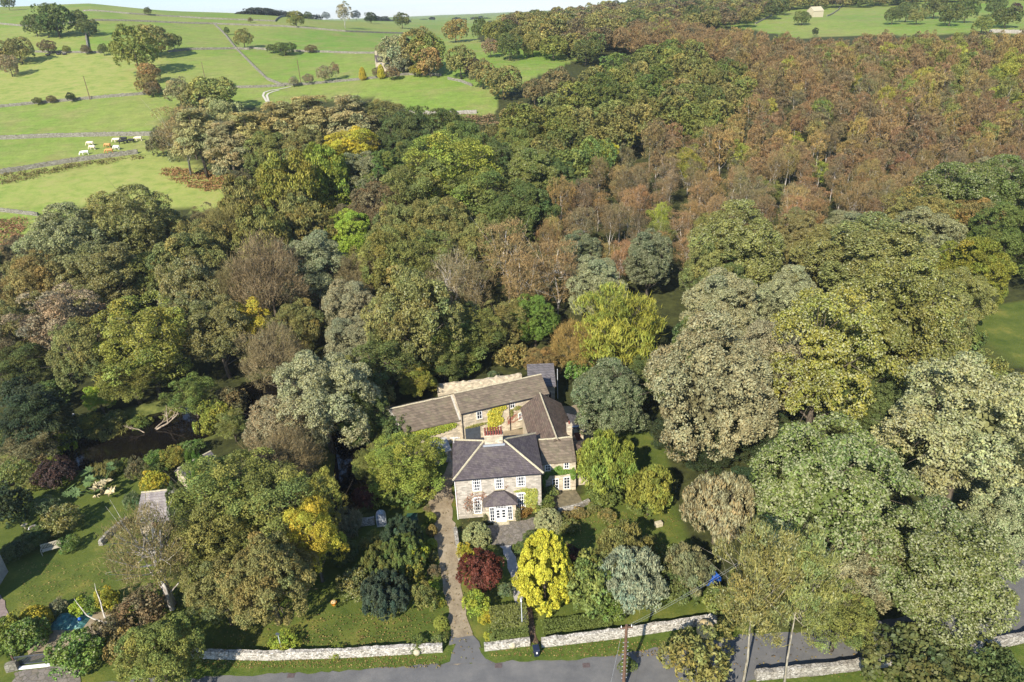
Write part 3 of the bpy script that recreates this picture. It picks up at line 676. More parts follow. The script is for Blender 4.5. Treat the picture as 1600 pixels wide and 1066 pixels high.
def sheet(name, polypx, mat, lift, wob=.12):
    """flat surface from its outline on the ground"""
    P0 = [ground(x, y)[:2] for x, y in polypx]; P = []; r_ = np.random.default_rng(len(polypx)); n = len(P0)
    for i in range(n):
        a, b = P0[i], P0[(i + 1) % n]; k = int(min(60, max(1, np.linalg.norm(b - a) / .7)))
        for j in range(k): P.append(a + (b - a) * j / k + r_.normal(size=2) * wob)
    mb = MB()
    mb.add([(p[0], p[1], lift) for p in P], [tuple(range(len(P)))]); o = mb.obj(name, mat)
    me = o.data; bm = bmesh.new(); bm.from_mesh(me); bmesh.ops.triangulate(bm, faces=bm.faces)
    for f in bm.faces:
        if f.normal.z < 0: f.normal_flip()
    bm.to_mesh(me); bm.free(); return tagit(o, kind='structure')
import bmesh
m, nd, lk = newmat('asphalt'); ob = N(nd, 'ShaderNodeTexCoord').outputs['Object']
c = ramp(nd, noise(nd, lk, .35, 6, ob, .7), [(.3, (.095, .093, .093)), (.5, (.13, .127, .122)), (.7, (.17, .162, .15))], lk)
c = mixc(nd, lk, .5, c, ramp(nd, noise(nd, lk, 25, 3, ob, .8), [(.3, (.6, .6, .6)), (.7, (1.25, 1.25, 1.25))], lk), 'MULTIPLY')
out(nd, lk, c, .8, .3, noise(nd, lk, 40, 2, ob), .4, .01); ASPH = m
m, nd, lk = newmat('gravel'); ob = N(nd, 'ShaderNodeTexCoord').outputs['Object']
c = ramp(nd, noise(nd, lk, .6, 6, ob, .75), [(.3, (.18, .14, .09)), (.55, (.31, .25, .165)), (.75, (.40, .34, .25))], lk)
c = mixc(nd, lk, .6, c, ramp(nd, noise(nd, lk, 12, 4, ob, .8), [(.3, (.55, .55, .55)), (.7, (1.25, 1.25, 1.25))], lk), 'MULTIPLY')
out(nd, lk, c, .95, .15, noise(nd, lk, 14, 3, ob, .8), .6, .03); GRAV = m
VERGE, nd, lk = newmat('verge_grass'); ob = N(nd, 'ShaderNodeTexCoord').outputs['Object']
c = ramp(nd, noise(nd, lk, .8, 6, ob, .75), [(.3, (.05, .085, .014)), (.55, (.10, .135, .024)), (.75, (.17, .16, .05))], lk)
c = mixc(nd, lk, .6, c, ramp(nd, noise(nd, lk, 9, 5, ob, .75), [(.3, (.45, .45, .45)), (.7, (1.25, 1.25, 1.25))], lk), 'MULTIPLY')
out(nd, lk, c, .95, .1, noise(nd, lk, 9, 5, ob, .7), .8, .1)
PAVE = stonemat('stone_flags', [(.16, .14, .12), (.24, .21, .18), (.2, .17, .13)], 2.4, (.08, .08, .05), (1, 1, 1), .3)
MUD, nd, lk = newmat('worn_earth'); ob = N(nd, 'ShaderNodeTexCoord').outputs['Object']
c = ramp(nd, noise(nd, lk, 1.2, 6, ob, .75), [(.35, (.07, .045, .03)), (.65, (.17, .12, .085))], lk); out(nd, lk, c, .95, .1, noise(nd, lk, 8, 5, ob), .5, .05)
# road along the bottom of the picture, then curving away at the right
RT = [(-120, 1098), (250, 1058), (480, 1049), (690, 1036), (760, 1034), (900, 1027), (1000, 1014), (1090, 1000), (1200, 990), (1330, 978), (1430, 960), (1530, 925), (1590, 880), (1680, 800), (1800, 700)]
RB = [(1960, 770), (1790, 880), (1690, 960), (1600, 1004), (1500, 1026), (1380, 1042), (1270, 1052), (1180, 1062), (1100, 1090), (1000, 1110), (850, 1125), (600, 1145), (-200, 1200)]
sheet('road', RT + RB, ASPH, .03)
sheet('verge', [(300, 1026), (480, 1026), (694, 1010), (712, 1010), (700, 1036), (480, 1052), (250, 1062), (200, 1050)], VERGE, .09)
sheet('verge', [(745, 1008), (757, 1014), (829, 1003), (846, 1006), (980, 990), (1115, 968), (1150, 985), (1150, 996), (1090, 1004), (1000, 1018), (900, 1031), (775, 1036), (757, 1030)], VERGE, .09)
sheet('verge', [(1180, 1066), (1270, 1056), (1380, 1046), (1500, 1030), (1600, 1008), (1690, 965), (1800, 1000), (1700, 1100), (1300, 1150), (1100, 1120)], VERGE, .05)
sheet('driveway', [(690, 1037), (700, 1020), (707, 1000), (699, 960), (690, 900), (682, 850), (675, 800), (668, 780), (676, 765), (688, 752), (697, 735), (703, 700), (712, 700), (706, 760), (709, 800), (712, 850), (718, 900), (729, 960), (740, 1000), (752, 1020), (768, 1034)], GRAV, .06)
sheet('driveway_apron', [(688, 1039), (698, 1020), (703, 996), (741, 996), (752, 1018), (770, 1036)], ASPH, .075)
sheet('yard', [(596, 700), (640, 690), (735, 676), (835, 668), (846, 640), (912, 632), (930, 700), (905, 690), (700, 692), (660, 720)], GRAV, .05)
sheet('garden_path', [(783, 852), (801, 852), (806, 880), (818, 940), (830, 985), (818, 985), (806, 940), (795, 895)], plain('path_concrete', (.34, .32, .3), .9, .15, 3), .06)
sheet('earth_path', [(815, 945), (828, 945), (842, 1010), (841, 1028), (828, 1028), (826, 990)], MUD, .07)
sheet('terrace', [(758, 822), (806, 815), (822, 812), (850, 806), (842, 830), (806, 852), (770, 852)], PAVE, .055)
sheet('side_terrace', [(848, 772), (900, 766), (915, 790), (880, 797), (846, 800)], plain('mossy_paving', (.15, .125, .075), .95, .35, 2), .05)
sheet('gravel_parking', [(40, 1012), (62, 990), (95, 965), (150, 958), (190, 960), (175, 990), (110, 1010), (95, 1025), (50, 1032)], GRAV, .055)
sheet('parking_apron', [(25, 1050), (95, 1040), (125, 1045), (130, 1090), (0, 1110)], PAVE, .05)
sheet('side_path', [(-30, 920), (5, 935), (16, 960), (0, 985), (-30, 990)], plain('pink_paving', (.22, .17, .15), .9, .2, 3), .05)
sheet('river_bank_path', [(590, 700), (606, 655), (612, 660), (600, 710)], MUD, .05)
# water
Wt, nd, lk = newmat('river_water'); ob = N(nd, 'ShaderNodeTexCoord').outputs['Object']
lv = ramp(nd, noise(nd, lk, 2.2, 6, ob, .8), [(.7, (.006, .005, .004)), (.78, (.09, .06, .025))], lk)
out(nd, lk, lv, .06, .5, noise(nd, lk, 1.2, 3, ob), .08, .03)
mb = MB(); x0, x1, y0, y1 = -95, -10, 56, 108
mb.add([(x0, y0, -1.05), (x1, y0, -1.05), (x1, y1, -1.05), (x0, y1, -1.05)], [(0, 1, 2, 3)]); tagit(mb.obj('river_water', Wt), kind='structure')
# farm track (two wheel ruts) on the hill
def ribbon(name, px, width, mat, lift=.15, seg=26):
    P = [ground(*q) for q in px]; Q = []
    for i in range(len(P) - 1):
        for k in range(seg): Q.append(P[i] + (P[i + 1] - P[i]) * k / seg)
    Q.append(P[-1]); mb = MB(); Vv = []; Ff = []
    for i, q in enumerate(Q):
        t = Q[min(i + 1, len(Q) - 1)] - Q[max(i - 1, 0)]; n_ = nrm(np.array([-t[1], t[0], 0]))
        for s in (-1, 1): r = q + n_ * s * width / 2; Vv.append((r[0], r[1], T(r[0], r[1]) + lift))
        if i: Ff.append((2 * i - 2, 2 * i - 1, 2 * i + 1, 2 * i))
    mb.add(Vv, Ff); return tagit(mb.obj(name, mat), kind='structure')
PALEG = plain('pale_grit', (.45, .42, .34), .95, .15)
ribbon('farm_track', [(417, 160), (411, 150), (413, 145), (422, 142), (436, 140), (455, 136)], .8, PALEG)
ribbon('farm_track', [(420, 160), (417, 150), (419, 147), (426, 144), (436, 141.5)], .8, PALEG)

# ------------------------------------------------------------------ walls and hedges
def wall(px, h, th, mat, label, group=None, base=None, name='stone_wall', rgh=.05, seed=1, step=.45):
    """dry stone wall following points on the ground; uneven coping"""
    rg = np.random.default_rng(seed); P = [ground(x, y) if base is None else at(x, y, base) for x, y in px]
    Q = []
    for i in range(len(P) - 1):
        n = max(2, int(np.linalg.norm(P[i + 1][:2] - P[i][:2]) / step))
        for k in range(n): Q.append(P[i] + (P[i + 1] - P[i]) * k / n)
    Q.append(P[-1]); Vv = []; Ff = []; o0 = P[0]
    for i, q in enumerate(Q):
        t = Q[min(i + 1, len(Q) - 1)] - Q[max(i - 1, 0)]; n_ = nrm(np.array([-t[1], t[0], 0]))
        zb = T(q[0], q[1]) if base is None else base
        hh = h * (1 + rg.normal() * rgh); wob = rg.normal(size=4) * .05
        for s, zz, w in ((-1, -.4, 1.15), (-1, hh * .55, 1 + wob[0]), (-1, hh, .72 + wob[1]), (1, hh * (1 + wob[2] * .5), .72), (1, hh * .55, 1 + wob[3]), (1, -.4, 1.15)):
            r = q + n_ * s * th / 2 * w; Vv.append((r[0] - o0[0], r[1] - o0[1], zb + zz - o0[2]))
        if i:
            a, b = 6 * (i - 1), 6 * i
            Ff += [(a + k, b + k, b + k + 1, a + k + 1) for k in range(5)]
    L = 6 * (len(Q) - 1); Ff += [(0, 1, 2, 3, 4, 5), tuple(range(L, L + 6))[::-1]]
    mb = MB(); mb.add(Vv, Ff); o = mb.obj(name, mat, loc=tuple(o0)); return tagit(o, label, 'wall', group)
wall([(303, 1027), (420, 1030), (560, 1025), (692, 1017)], 1.0, .5, LIMEWALL, 'whitened stone roadside wall left of the gravel drive', seed=2)
wall([(757, 1016), (828, 1007)], 0.85, .5, LIMEWALL, 'short whitened stone wall between drive and garden gate', seed=3)
wall([(846, 1010), (980, 994), (1118, 972)], 1.05, .5, LIMEWALL, 'long whitened stone roadside wall right of the dark bin', seed=4)
wall([(1180, 1060), (1290, 1050), (1400, 1036), (1500, 1022), (1600, 1000), (1660, 960)], 1.0, .6, DRYSTONE, 'grey stone wall on the near side of the road at right', seed=5)
wall([(-60, 268), (0, 272), (60, 262), (110, 254), (170, 246), (216, 240)], 1.3, .6, FIELDSTONE, 'dry stone wall just below the grazing cows', seed=6)
wall([(-60, 214), (0, 218), (70, 215), (150, 213), (262, 212)], 1.3, .6, FIELDSTONE, 'dry stone wall just above the grazing cows', seed=7)
wall([(-60, 165), (0, 168), (60, 162), (140, 155), (200, 150), (236, 147)], 1.0, .6, FIELDSTONE, 'dry stone wall beside the field pole at left', seed=8)
wall([(-40, 325), (0, 330), (35, 334), (60, 337)], .9, .6, FIELDSTONE, 'short ruined wall by bracken at the left frame edge', seed=9)
wall([(262, 82), (300, 78), (368, 77), (390, 78)], 1.0, .55, FIELDSTONE, 'hill wall right of the biggest field oak', seed=10)
wall([(334, 38), (352, 55), (368, 76), (380, 88), (400, 108), (418, 125), (440, 134), (475, 133)], 1.0, .55, FIELDSTONE, 'stone wall running straight downhill to the farm track', seed=11)
wall([(134, 52), (138, 78)], 1.0, .8, FIELDSTONE, 'short pale wall running down from a lone oak', seed=12)
wall([(-20, 78), (60, 82), (100, 83), (160, 83)], .9, .6, FIELDSTONE, 'hill wall behind the lying black cattle', seed=13)
wall([(-20, 36), (30, 41), (50, 42), (110, 37), (220, 34), (334, 38), (440, 42), (540, 50), (640, 53)], .9, .55, FIELDSTONE, 'long wall crossing the upper hill', seed=14)
wall([(130, 18), (200, 22), (280, 27), (350, 31), (430, 34), (520, 28)], .9, .55, FIELDSTONE, 'topmost field wall on the hill', seed=15)
wall([(475, 133), (520, 129), (565, 125), (600, 121), (640, 117), (690, 119)], .9, .6, FIELDSTONE, 'garden wall in front of the far farmhouse', seed=16)
wall([(700, 124), (720, 128), (738, 135)], .9, .55, FIELDSTONE, 'pale wall below the oaks right of the far farm', seed=17)
wall([(360, 138), (400, 137), (445, 135)], .9, .6, FIELDSTONE, 'wall stretch left of the farm track', seed=18)
wall([(390, 76), (440, 80), (500, 82), (560, 84), (590, 84)], .9, .6, FIELDSTONE, 'hill wall left of the far farmhouse', seed=19)
wall([(640, 178), (700, 179), (745, 177)], 1.1, .8, DRYSTONE, 'low wall at the bottom of the round green field', seed=20)
wall([(1180, 38), (1200, 28), (1225, 17), (1240, 12)], .9, .55, FIELDSTONE, 'wall up the far right field left of the stone barn', seed=21)
wall([(1292, 26), (1310, 16), (1318, 8)], .9, .55, FIELDSTONE, 'wall up the far right field right of the stone barn', seed=22)
wall([(1545, 51), (1640, 54)], 1.6, 1.2, DRYSTONE, 'wall at the far right edge above the wood', seed=23)
wall([(684, 618), (735, 612), (790, 604), (815, 600)], 2.0, .8, STONE2, 'long buff stone retaining wall behind the barns', name='retaining_wall', base=0, seed=24, rgh=.035)
wall([(158, 853), (170, 838), (200, 815)], .7, .5, DRYSTONE, 'low curved stone wall edging the lawn near the hut', name='garden_wall', step=.4, seed=25)
wall([(872, 800), (905, 793), (920, 785)], .5, .5, DRYSTONE, 'low step wall at the edge of the side terrace', name='garden_wall', step=.4, seed=26)
wall([(560, 821), (586, 818)], 1.0, .5, LIMEWALL, 'short pale wall beside the little white cabinet', name='garden_wall', step=.4, seed=27)
wall([(12, 1048), (30, 1044)], .9, .55, FIELDSTONE, 'stone gate pier at the left of the metal gate', name='gate_pier', step=.4, seed=28)
wall([(712, 832), (716, 858), (720, 880)], .8, .5, DRYSTONE, 'low stone wall along the drive by the clipped dome', name='garden_wall', step=.4, seed=30)
# ------------------------------------------------------------------ buildings
def wallhit(E, px, py, pt, nloc):
    """pixel -> local coordinates on the plane through local point pt with local normal nloc"""
    M = E['M']; Mi = np.linalg.inv(M); o = (Mi @ np.array([*CAMP, 1]))[:3]; d = Mi[:3, :3] @ ray(px, py)
    pt = np.array(pt, float); nl = np.array(nloc, float); t = ((pt - o) @ nl) / (d @ nl); return o + d * t
def building(name, x, y, ang, label, cat='house', z=0):
    e = empty(name, (x, y, z), ang, label, cat); c, s = math.cos(ang), math.sin(ang)
    return dict(o=e, M=np.array([[c, -s, 0, x], [s, c, 0, y], [0, 0, 1, z], [0, 0, 0, 1.]]))
def window(par, u, z, w, h, cols=2, rows=3, plane=0.0, axis='y', sgn=-1, name='window', sill=True, white=WHITE, fr=.08, glass=GLASSM):
    """window on a wall; (u, z) is the centre; axis y: wall faces -y (sgn -1), axis x: wall faces sgn x"""
    def tr(mb):
        if axis == 'y': mb.v = [(a, plane + (b * -sgn), c) for a, b, c in mb.v]
        else: mb.v = [(plane + (b * -sgn), a, c) for a, b, c in mb.v]
        return mb
    x0, x1, z0, z1 = u - w / 2, u + w / 2, z - h / 2, z + h / 2
    f = MB()
    f.box(x0, -.05, z0, x0 + fr, .02, z1); f.box(x1 - fr, -.05, z0, x1, .02, z1)
    f.box(x0 + fr, -.05, z1 - fr, x1 - fr, .02, z1); f.box(x0 + fr, -.05, z0, x1 - fr, .02, z0 + fr)
    b = fr * .55
    for i in range(1, cols): xx = x0 + w * i / cols; f.box(xx - b / 2, -.04, z0 + fr, xx + b / 2, .018, z1 - fr)
    for j in range(1, rows):
        zz = z0 + h * j / rows
        for i in range(cols):
            xa = x0 + (fr if i == 0 else w * i / cols + b / 2); xb = x1 - fr if i == cols - 1 else x0 + w * (i + 1) / cols - b / 2
            xa = xa if i == 0 else x0 + w * i / cols + b / 2
            f.box(xa, -.038, zz - b / 2, xb, .016, zz + b / 2)
    wo = tr(f).obj(name, white, par)
    g = MB(); g.box(x0 + .02, -.025, z0 + .02, x1 - .02, .01, z1 - .02); tr(g).obj('pane', glass, wo)
    if sill: s = MB(); s.box(x0 - .12, -.1, z0 - .16, x1 + .12, .02, z0 - .003); tr(s).obj('sill', RIDGE, wo)
    return wo
def bar(par, name, a, b, r, mat, n=6): mb = MB(); mb.tube([a, b], r, n); return mb.obj(name, mat, par)
def gable_walls(B, L, D, he, hr, mat, y_r=None):
    """walls of a gabled block, ridge along x"""
    yr = D / 2 if y_r is None else y_r; mb = MB()
    pro = [(0, 0), (D, 0), (D, he), (yr, hr - .06), (0, he)]
    v = [(0, y, z - (.5 if z == 0 else .04)) for y, z in pro] + [(L, y, z - (.5 if z == 0 else .04)) for y, z in pro]
    mb.add(v, [(0, 1, 2, 3, 4)[::-1], (5, 6, 7, 8, 9)] + [(i, (i + 1) % 5, (i + 1) % 5 + 5, i + 5) for i in (0, 1, 4)])
    return mb.obj('wall', mat, B['o'])
def gable_roof(B, L, D, he, hr, mat, ov=.25, og=.15, y_r=None, th=.12, jit=0, ridge=RIDGE, skew=0):
    yr = D / 2 if y_r is None else y_r; sf = (hr - he) / yr; sb = (hr - he) / (D - yr)
    mb = MB(); rg = np.random.default_rng(int(L * 100)); n = 10
    top = [(-og + (L + 2 * og) * i / n, yr, hr + (rg.normal() * jit)) for i in range(n + 1)]
    fr = [(p[0], -ov, he - sf * ov + rg.normal() * jit * .5) for p in top]; bk = [(p[0], D + ov, he - sb * ov) for p in top]
    top[0] = (top[0][0] - skew * .5, *top[0][1:]); bk[0] = (bk[0][0] - skew, *bk[0][1:])
    rows = [fr, top, bk]; v = []
    for r in rows: v += r
    for r in rows: v += [(a, b, c - th) for a, b, c in r]
    k = n + 1; f = []
    for a in (0, 1):
        for i in range(n):
            q = (a * k + i, a * k + i + 1, (a + 1) * k + i + 1, (a + 1) * k + i); f.append(q); f.append(tuple(j + 3 * k for j in q)[::-1])
    for i in range(n):
        f.append((i, i + 3 * k, i + 1 + 3 * k, i + 1)); j = 2 * k + i; f.append((j + 1, j + 1 + 3 * k, j + 3 * k, j))
    for e in (0, n):
        for a in (0, 1): q = (a * k + e, (a + 1) * k + e, (a + 1) * k + e + 3 * k, a * k + e + 3 * k); f.append(q if e == 0 else q[::-1])
    mb.add(v, f); ro = mb.obj('roof', mat, B['o'])
    if ridge: r = MB(); r.tube([(p[0], p[1], p[2] + .0) for p in top], .11, 6); r.obj('ridge_tiles', ridge, ro)
    return ro
def ivy(par, pts, col, n, rng_seed, leaf=.12, thick=.22, name='climbing_plant', label=None, mapf=None):
    """leafy growth on a wall: pts = list of (u, z, ru, rz) blobs, mapf(u, d, z) -> local xyz"""
    rg = np.random.default_rng(rng_seed); P = []
    w = np.array([a[2] * a[3] for a in pts]); w = w / w.sum(); idx = rg.choice(len(pts), n, p=w)
    q = np.array(pts)[idx]; ang = rg.uniform(0, 6.283, n); r = np.sqrt(rg.uniform(0, 1, n)) * rg.uniform(.8, 1.15, n)
    u = q[:, 0] + np.cos(ang) * r * q[:, 2]; z = q[:, 1] + np.sin(ang) * r * q[:, 3]; d = rg.uniform(.02, thick, n) * (1.15 - r * .6)
    P = np.stack([mapf(a, b, c) for a, b, c in zip(u, d, z)]); nd_ = np.array(mapf(0, 1, 0)) - np.array(mapf(0, 0, 0))
    nn = nrm(nd_ * .8 + UP * .5 + rg.normal(size=P.shape) * .5)
    V, F = quads(P, nn, leaf * rg.uniform(.6, 1.3, n), leaf * .7, rg); t = rg.uniform(.65, 1.3, n); h = rg.normal(size=n) * .1
    o = meshobj(name, npmesh(name, V, F, LEAF, np.stack([t * (1 + h), t, t * (1 - h), rg.uniform(0, 1, n)], 1)), par); o.color = (*col, .05)
    if label: o['label'] = label
    return o
fmap = lambda u, d, z: (u, -d, z)
# --- main house
B = building('farmhouse', -7.43, 66.0, math.atan2(.66, 10.2), 'square stone farmhouse with hipped purple slate roof and white windows')
Wd_, Dp, He, Hr = 10.25, 8.0, 6.15, 8.35
mb = MB(); mb.box(0, 0, -.5, Wd_, Dp, He - .02); mb.obj('wall', STONE, B['o'])
o_ = .3; ez = He - .1; rx0, rx1, ry = 3.75, 6.1, 4.1
e4 = [(-o_, -o_, ez), (Wd_ + o_, -o_, ez), (Wd_ + o_, Dp + o_, ez), (-o_, Dp + o_, ez)]; r2 = [(rx0, ry, Hr), (rx1, ry, Hr)]
mb = MB(); mb.add(e4 + r2 + [(a, b, c - .14) for a, b, c in e4], [(0, 1, 5, 4), (1, 2, 5), (2, 3, 4, 5), (3, 0, 4), (6, 9, 8, 7), (0, 6, 7, 1), (1, 7, 8, 2), (2, 8, 9, 3), (3, 9, 6, 0)])
ro = mb.obj('roof', SLATE, B['o'])
mb = MB()
for a, b in ((0, 4), (1, 5), (2, 5), (3, 4)):
    p_, q_ = np.array((e4 + r2)[a]), np.array((e4 + r2)[b]); mb.tube([p_ + [0, 0, .02], q_ + [0, 0, .02]], .13, 6)
mb.tube([r2[0], r2[1]], .13, 6); mb.obj('hip_tiles', RIDGE, ro)
mb = MB(); mb.tube([(-o_ - .05, -o_ - .06, ez - .05), (Wd_ + o_ + .05, -o_ - .06, ez - .05)], .07, 6); mb.obj('gutter', BLACKP, B['o'])
mb = MB(); mb.tube([(-.09, -.06, ez - .1), (-.09, -.06, 0)], .06, 6); mb.obj('drainpipe', WHITE, B['o'])
ch = MB(); ch.box(3.8, 3.65, 7.4, 6.05, 4.65, 9.15); ch.box(3.72, 3.57, 9.152, 6.13, 4.73, 9.3); cho = ch.obj('chimney', STONE2, ro, bevel=.03)
for i in range(7):
    for j in range(2):
        p_ = MB(); xx, yy = 3.95 + i * .325, 3.88 + j * .5; p_.tube([(xx, yy, 9.3), (xx, yy, 9.48), (xx, yy, 9.75), (xx, yy, 9.95), (xx, yy, 10.02)], [.13, .12, .1, .11, .135], 8); p_.obj('chimney_pot', TERRA, ro)
fl = MB(); fl.box(3.6, 3.35, 7.95, 6.25, 3.6, 8.1); fl.obj('lead_apron', LEADG, ro)
def z5(x, y): return 670 + x / 5.333, 680 + y / 5.333
def win_px(B, x0, y0, x1, y1, cols, rows, zf=z5, pt=(0, 0, 0), nl=(0, 1, 0), **k):
    a = wallhit(B, *zf(x0, y0), pt, nl); b = wallhit(B, *zf(x1, y1), pt, nl); i = 0 if nl[1] else 1
    return window(B['o'], (a[i] + b[i]) / 2, (a[2] + b[2]) / 2, abs(b[i] - a[i]), abs(a[2] - b[2]), cols, rows, plane=pt[1] if nl[1] else pt[0], **k)
BIG = [(358, 358, 440, 462, 4, 4), (546, 342, 626, 444, 4, 4), (727, 324, 808, 424, 4, 4), (366, 520, 446, 650, 4, 5), (732, 482, 810, 618, 4, 5)]
for q in BIG: win_px(B, *q, fr=.13)
# porch
px0, px1 = 3.35, 7.0
mb = MB(); mb.box(px0, -1.25, -.3, px1, -.003, 2.72); mb.obj('porch_wall', STONE2, B['o'])
pe = [(px0 - .25, -1.5, 2.74), (px1 + .25, -1.5, 2.74), (px1 + .25, -.004, 2.74), (px0 - .25, -.004, 2.74)]; pr = [(4.6, -.3, 3.85), (5.75, -.3, 3.85), (5.75, -.004, 3.85), (4.6, -.004, 3.85)]
mb = MB(); mb.add(pe + pr + [(a, b, c - .1) for a, b, c in pe], [(0, 1, 5, 4), (1, 2, 6, 5), (3, 0, 4, 7), (4, 5, 6, 7), (2, 3, 7, 6), (8, 11, 10, 9), (0, 8, 9, 1), (1, 9, 10, 2), (3, 11, 8, 0), (2, 10, 11, 3)]); mb.obj('porch_roof', SLATE, B['o'])
for a, b, cc in ((4.1, .62, 2), (6.25, .62, 2)): window(B['o'], a, 1.35, b, 2.1, cc, 4, plane=-1.252, fr=.09)
window(B['o'], 5.17, 2.35, 1.4, .52, 4, 2, plane=-1.252, fr=.08, name='fanlight', sill=False)
mb = MB(); mb.box(4.48, -1.30, .05, 5.155, -1.25, 2.07); mb.box(5.165, -1.30, .05, 5.85, -1.25, 2.07); d_ = mb.obj('door', WHITE, B['o'])
for k in range(2):
    for r_ in range(3): g = MB(); g.box(4.62 + k * .69, -1.312, .75 + r_ * .42, 4.98 + k * .69 - .0, -1.301, 1.05 + r_ * .42); g.obj('pane', GLASSM, d_)
mb = MB(); mb.box(4.2, -1.85, -.2, 6.1, -1.26, .1); mb.obj('doorstep', RIDGE, B['o'])
ivy(B['o'], [(8.9, 2.2, .8, 1.4), (8.3, 3.6, .7, .25), (9.4, 3.0, .4, .7), (7.4, 3.5, .5, .15), (9.2, .6, .9, .6)], (.33, .35, .07), 1500, 3, .11, .18, label='yellow-green climber right of the porch', mapf=fmap)
ivy(B['o'], [(2.2, 3.0, 1.0, .9), (1.3, 2.2, .6, 1.1), (5.9, 4.3, .4, .2), (3.2, 3.4, .4, .5)], (.3, .16, .1), 260, 4, .09, .1, label='thin reddish creeper left of the porch', mapf=fmap)
rg = random.Random(5); mb = MB()
for k in range(26):
    p = [rg.uniform(.6, 3.4), -.04, rg.uniform(.3, 1.4)]; pts = [tuple(p)]
    for s in range(5): p = [min(3.4, max(.3, p[0] + rg.uniform(-.35, .35))), -.04 - rg.random() * .05, p[2] + rg.uniform(.1, .6)]; pts.append(tuple(p))
    mb.tube(pts, .013, 4, False)
mb.obj('creeper_stems', BARK, B['o'])
ivy(B['o'], [(2.2, 1.0, 1.6, .9), (4.6, 2.6, 1.4, .8), (6.2, 1.0, 1.2, .9)], (.30, .035, .02), 700, 6, .12, .25, label='scarlet creeper on the shaded left wall', mapf=lambda u, d, z: (-d, u, z))
ivy(B['o'], [(7.2, .9, .35, 1.1), (3.25, .7, .3, .8)], (.12, .12, .05), 500, 8, .1, .3, label='rose growth at the porch corners', mapf=lambda u, d, z: (u, -1.25 - d, z))
# satellite aerial
ae = empty('tv_aerial', tuple((B['M'] @ np.array([-.1, 7.4, 6.1, 1]))[:3]), .2, 'white television aerial at the rear left eave of the farmhouse', 'aerial')
bar(ae, 'mast', (0, 0, -.4), (0, 0, 1.0), .035, WHITE); bar(ae, 'boom', (-.5, 0, .9), (.8, -.1, .75), .04, WHITE); bar(ae, 'reflector', (.5, -.4, .95), (.5, .4, .7), .03, WHITE)
# --- side wing
S = building('side_wing', 3.16, 70.35, math.atan2(.3, 4.1), 'low stone side wing with brown stone-slate roof and ivied front')
gable_walls(S, 4.25, 5.6, 4.6, 6.2, STONE2, 2.9); gable_roof(S, 4.25, 5.6, 4.6, 6.2, STONESLATE, y_r=2.9, jit=.03, og=.05, ov=.12)
mb = MB(); mb.box(4.27, .9, -.4, 6.2, 5.4, 3.7); mb.obj('end_wall', STONE2, S['o'])
mb = MB(); q = [(4.2, .7, 3.9), (6.45, .7, 3.7), (6.45, 5.5, 3.7), (4.2, 5.5, 3.9)]; t_ = [(4.2, 2.9, 5.3), (5.3, 2.9, 4.8)]
mb.add(q + t_, [(0, 1, 5, 4), (1, 2, 5), (2, 3, 4, 5), (3, 0, 4), (0, 3, 2, 1)]); mb.obj('lean_to_roof', BROWNTILE, S['o'])
for q in ((968, 248, 1016, 296, 2, 2), (1124, 228, 1170, 276, 2, 2)): win_px(S, *q, fr=.1)
for q in ((1028, 366, 1084, 458, 2, 4), (1122, 350, 1178, 446, 2, 4)): win_px(S, *q, fr=.1)
ivy(S['o'], [(2.1, 3.05, 1.9, .42), (.4, 2.7, .4, .6), (3.9, 2.6, .35, .9), (.15, 1.6, .2, 1.2), (2.0, 3.6, .5, .4)], (.13, .22, .035), 2600, 9, .1, .25, label='green ivy band between upper and lower windows', mapf=fmap)
# --- right wing barn, ridge running away from the house
ang = math.atan2(4.81 - 3.07, 83.29 - 73.12)     # lean of the ridge from +y
Rw = building('rear_wing', 2.15, 75.4, math.pi / 2 + 0.13, 'rear stone wing with pale ridge line, brown tiles and brick stack')
# local x runs away from the camera, local y to the left (-x)
Rw['o'].location = (8.1, 73.6, 0); Rw['M'][:3, 3] = (8.1, 73.6, 0); ca, sa = math.cos(math.pi / 2 + .13), math.sin(math.pi / 2 + .13); Rw['M'][:2, :2] = [[ca, -sa], [sa, ca]]
gable_walls(Rw, 11.6, 5.6, 4.3, 6.35, STONE2, 2.9); gable_roof(Rw, 11.6, 5.6, 4.3, 6.35, BROWNTILE, y_r=2.9, jit=.03, og=.25)
mb = MB(); mb.box(2.6, .3, 3.5, 3.2, .95, 6.3); mb.box(2.55, .25, 6.302, 3.25, 1.0, 6.4); mb.obj('chimney', STONE2, Rw['o'])
mb = MB(); mb.tube([(2.9, .62, 6.4), (2.9, .62, 6.8)], .12, 8); mb.obj('chimney_pot', TERRA, Rw['o'])
# its eastern gabled bay
mb = MB(); mb.add([(5.2, -1.9, -.5), (8.6, -1.9, -.5), (8.6, -.003, -.5), (5.2, -.003, -.5), (5.2, -1.9, 3.6), (8.6, -1.9, 3.6), (8.6, -.003, 4.15), (5.2, -.003, 4.15)], [(0, 3, 2, 1), (0, 1, 5, 4), (1, 2, 6, 5), (2, 3, 7, 6), (3, 0, 4, 7)]); mb.obj('bay_wall', STONE2, Rw['o'])
mb = MB(); mb.slab([(5.0, -2.15, 3.62), (5.0, -.31, 4.3), (8.8, -.31, 4.3), (8.8, -2.15, 3.62)][::-1], .1); mb.obj('bay_roof', DARKTILE, Rw['o'])
mb = MB(); mb.box(5.17, -1.5, 1.6, 5.198, -.5, 3.3); mb.obj('red_door', BRICKRED, Rw['o'])
mb = MB(); mb.box(4.99, -2.1, 4.32, 5.2, -.1, 4.44); mb.obj('flashing', LEADG, Rw['o'])
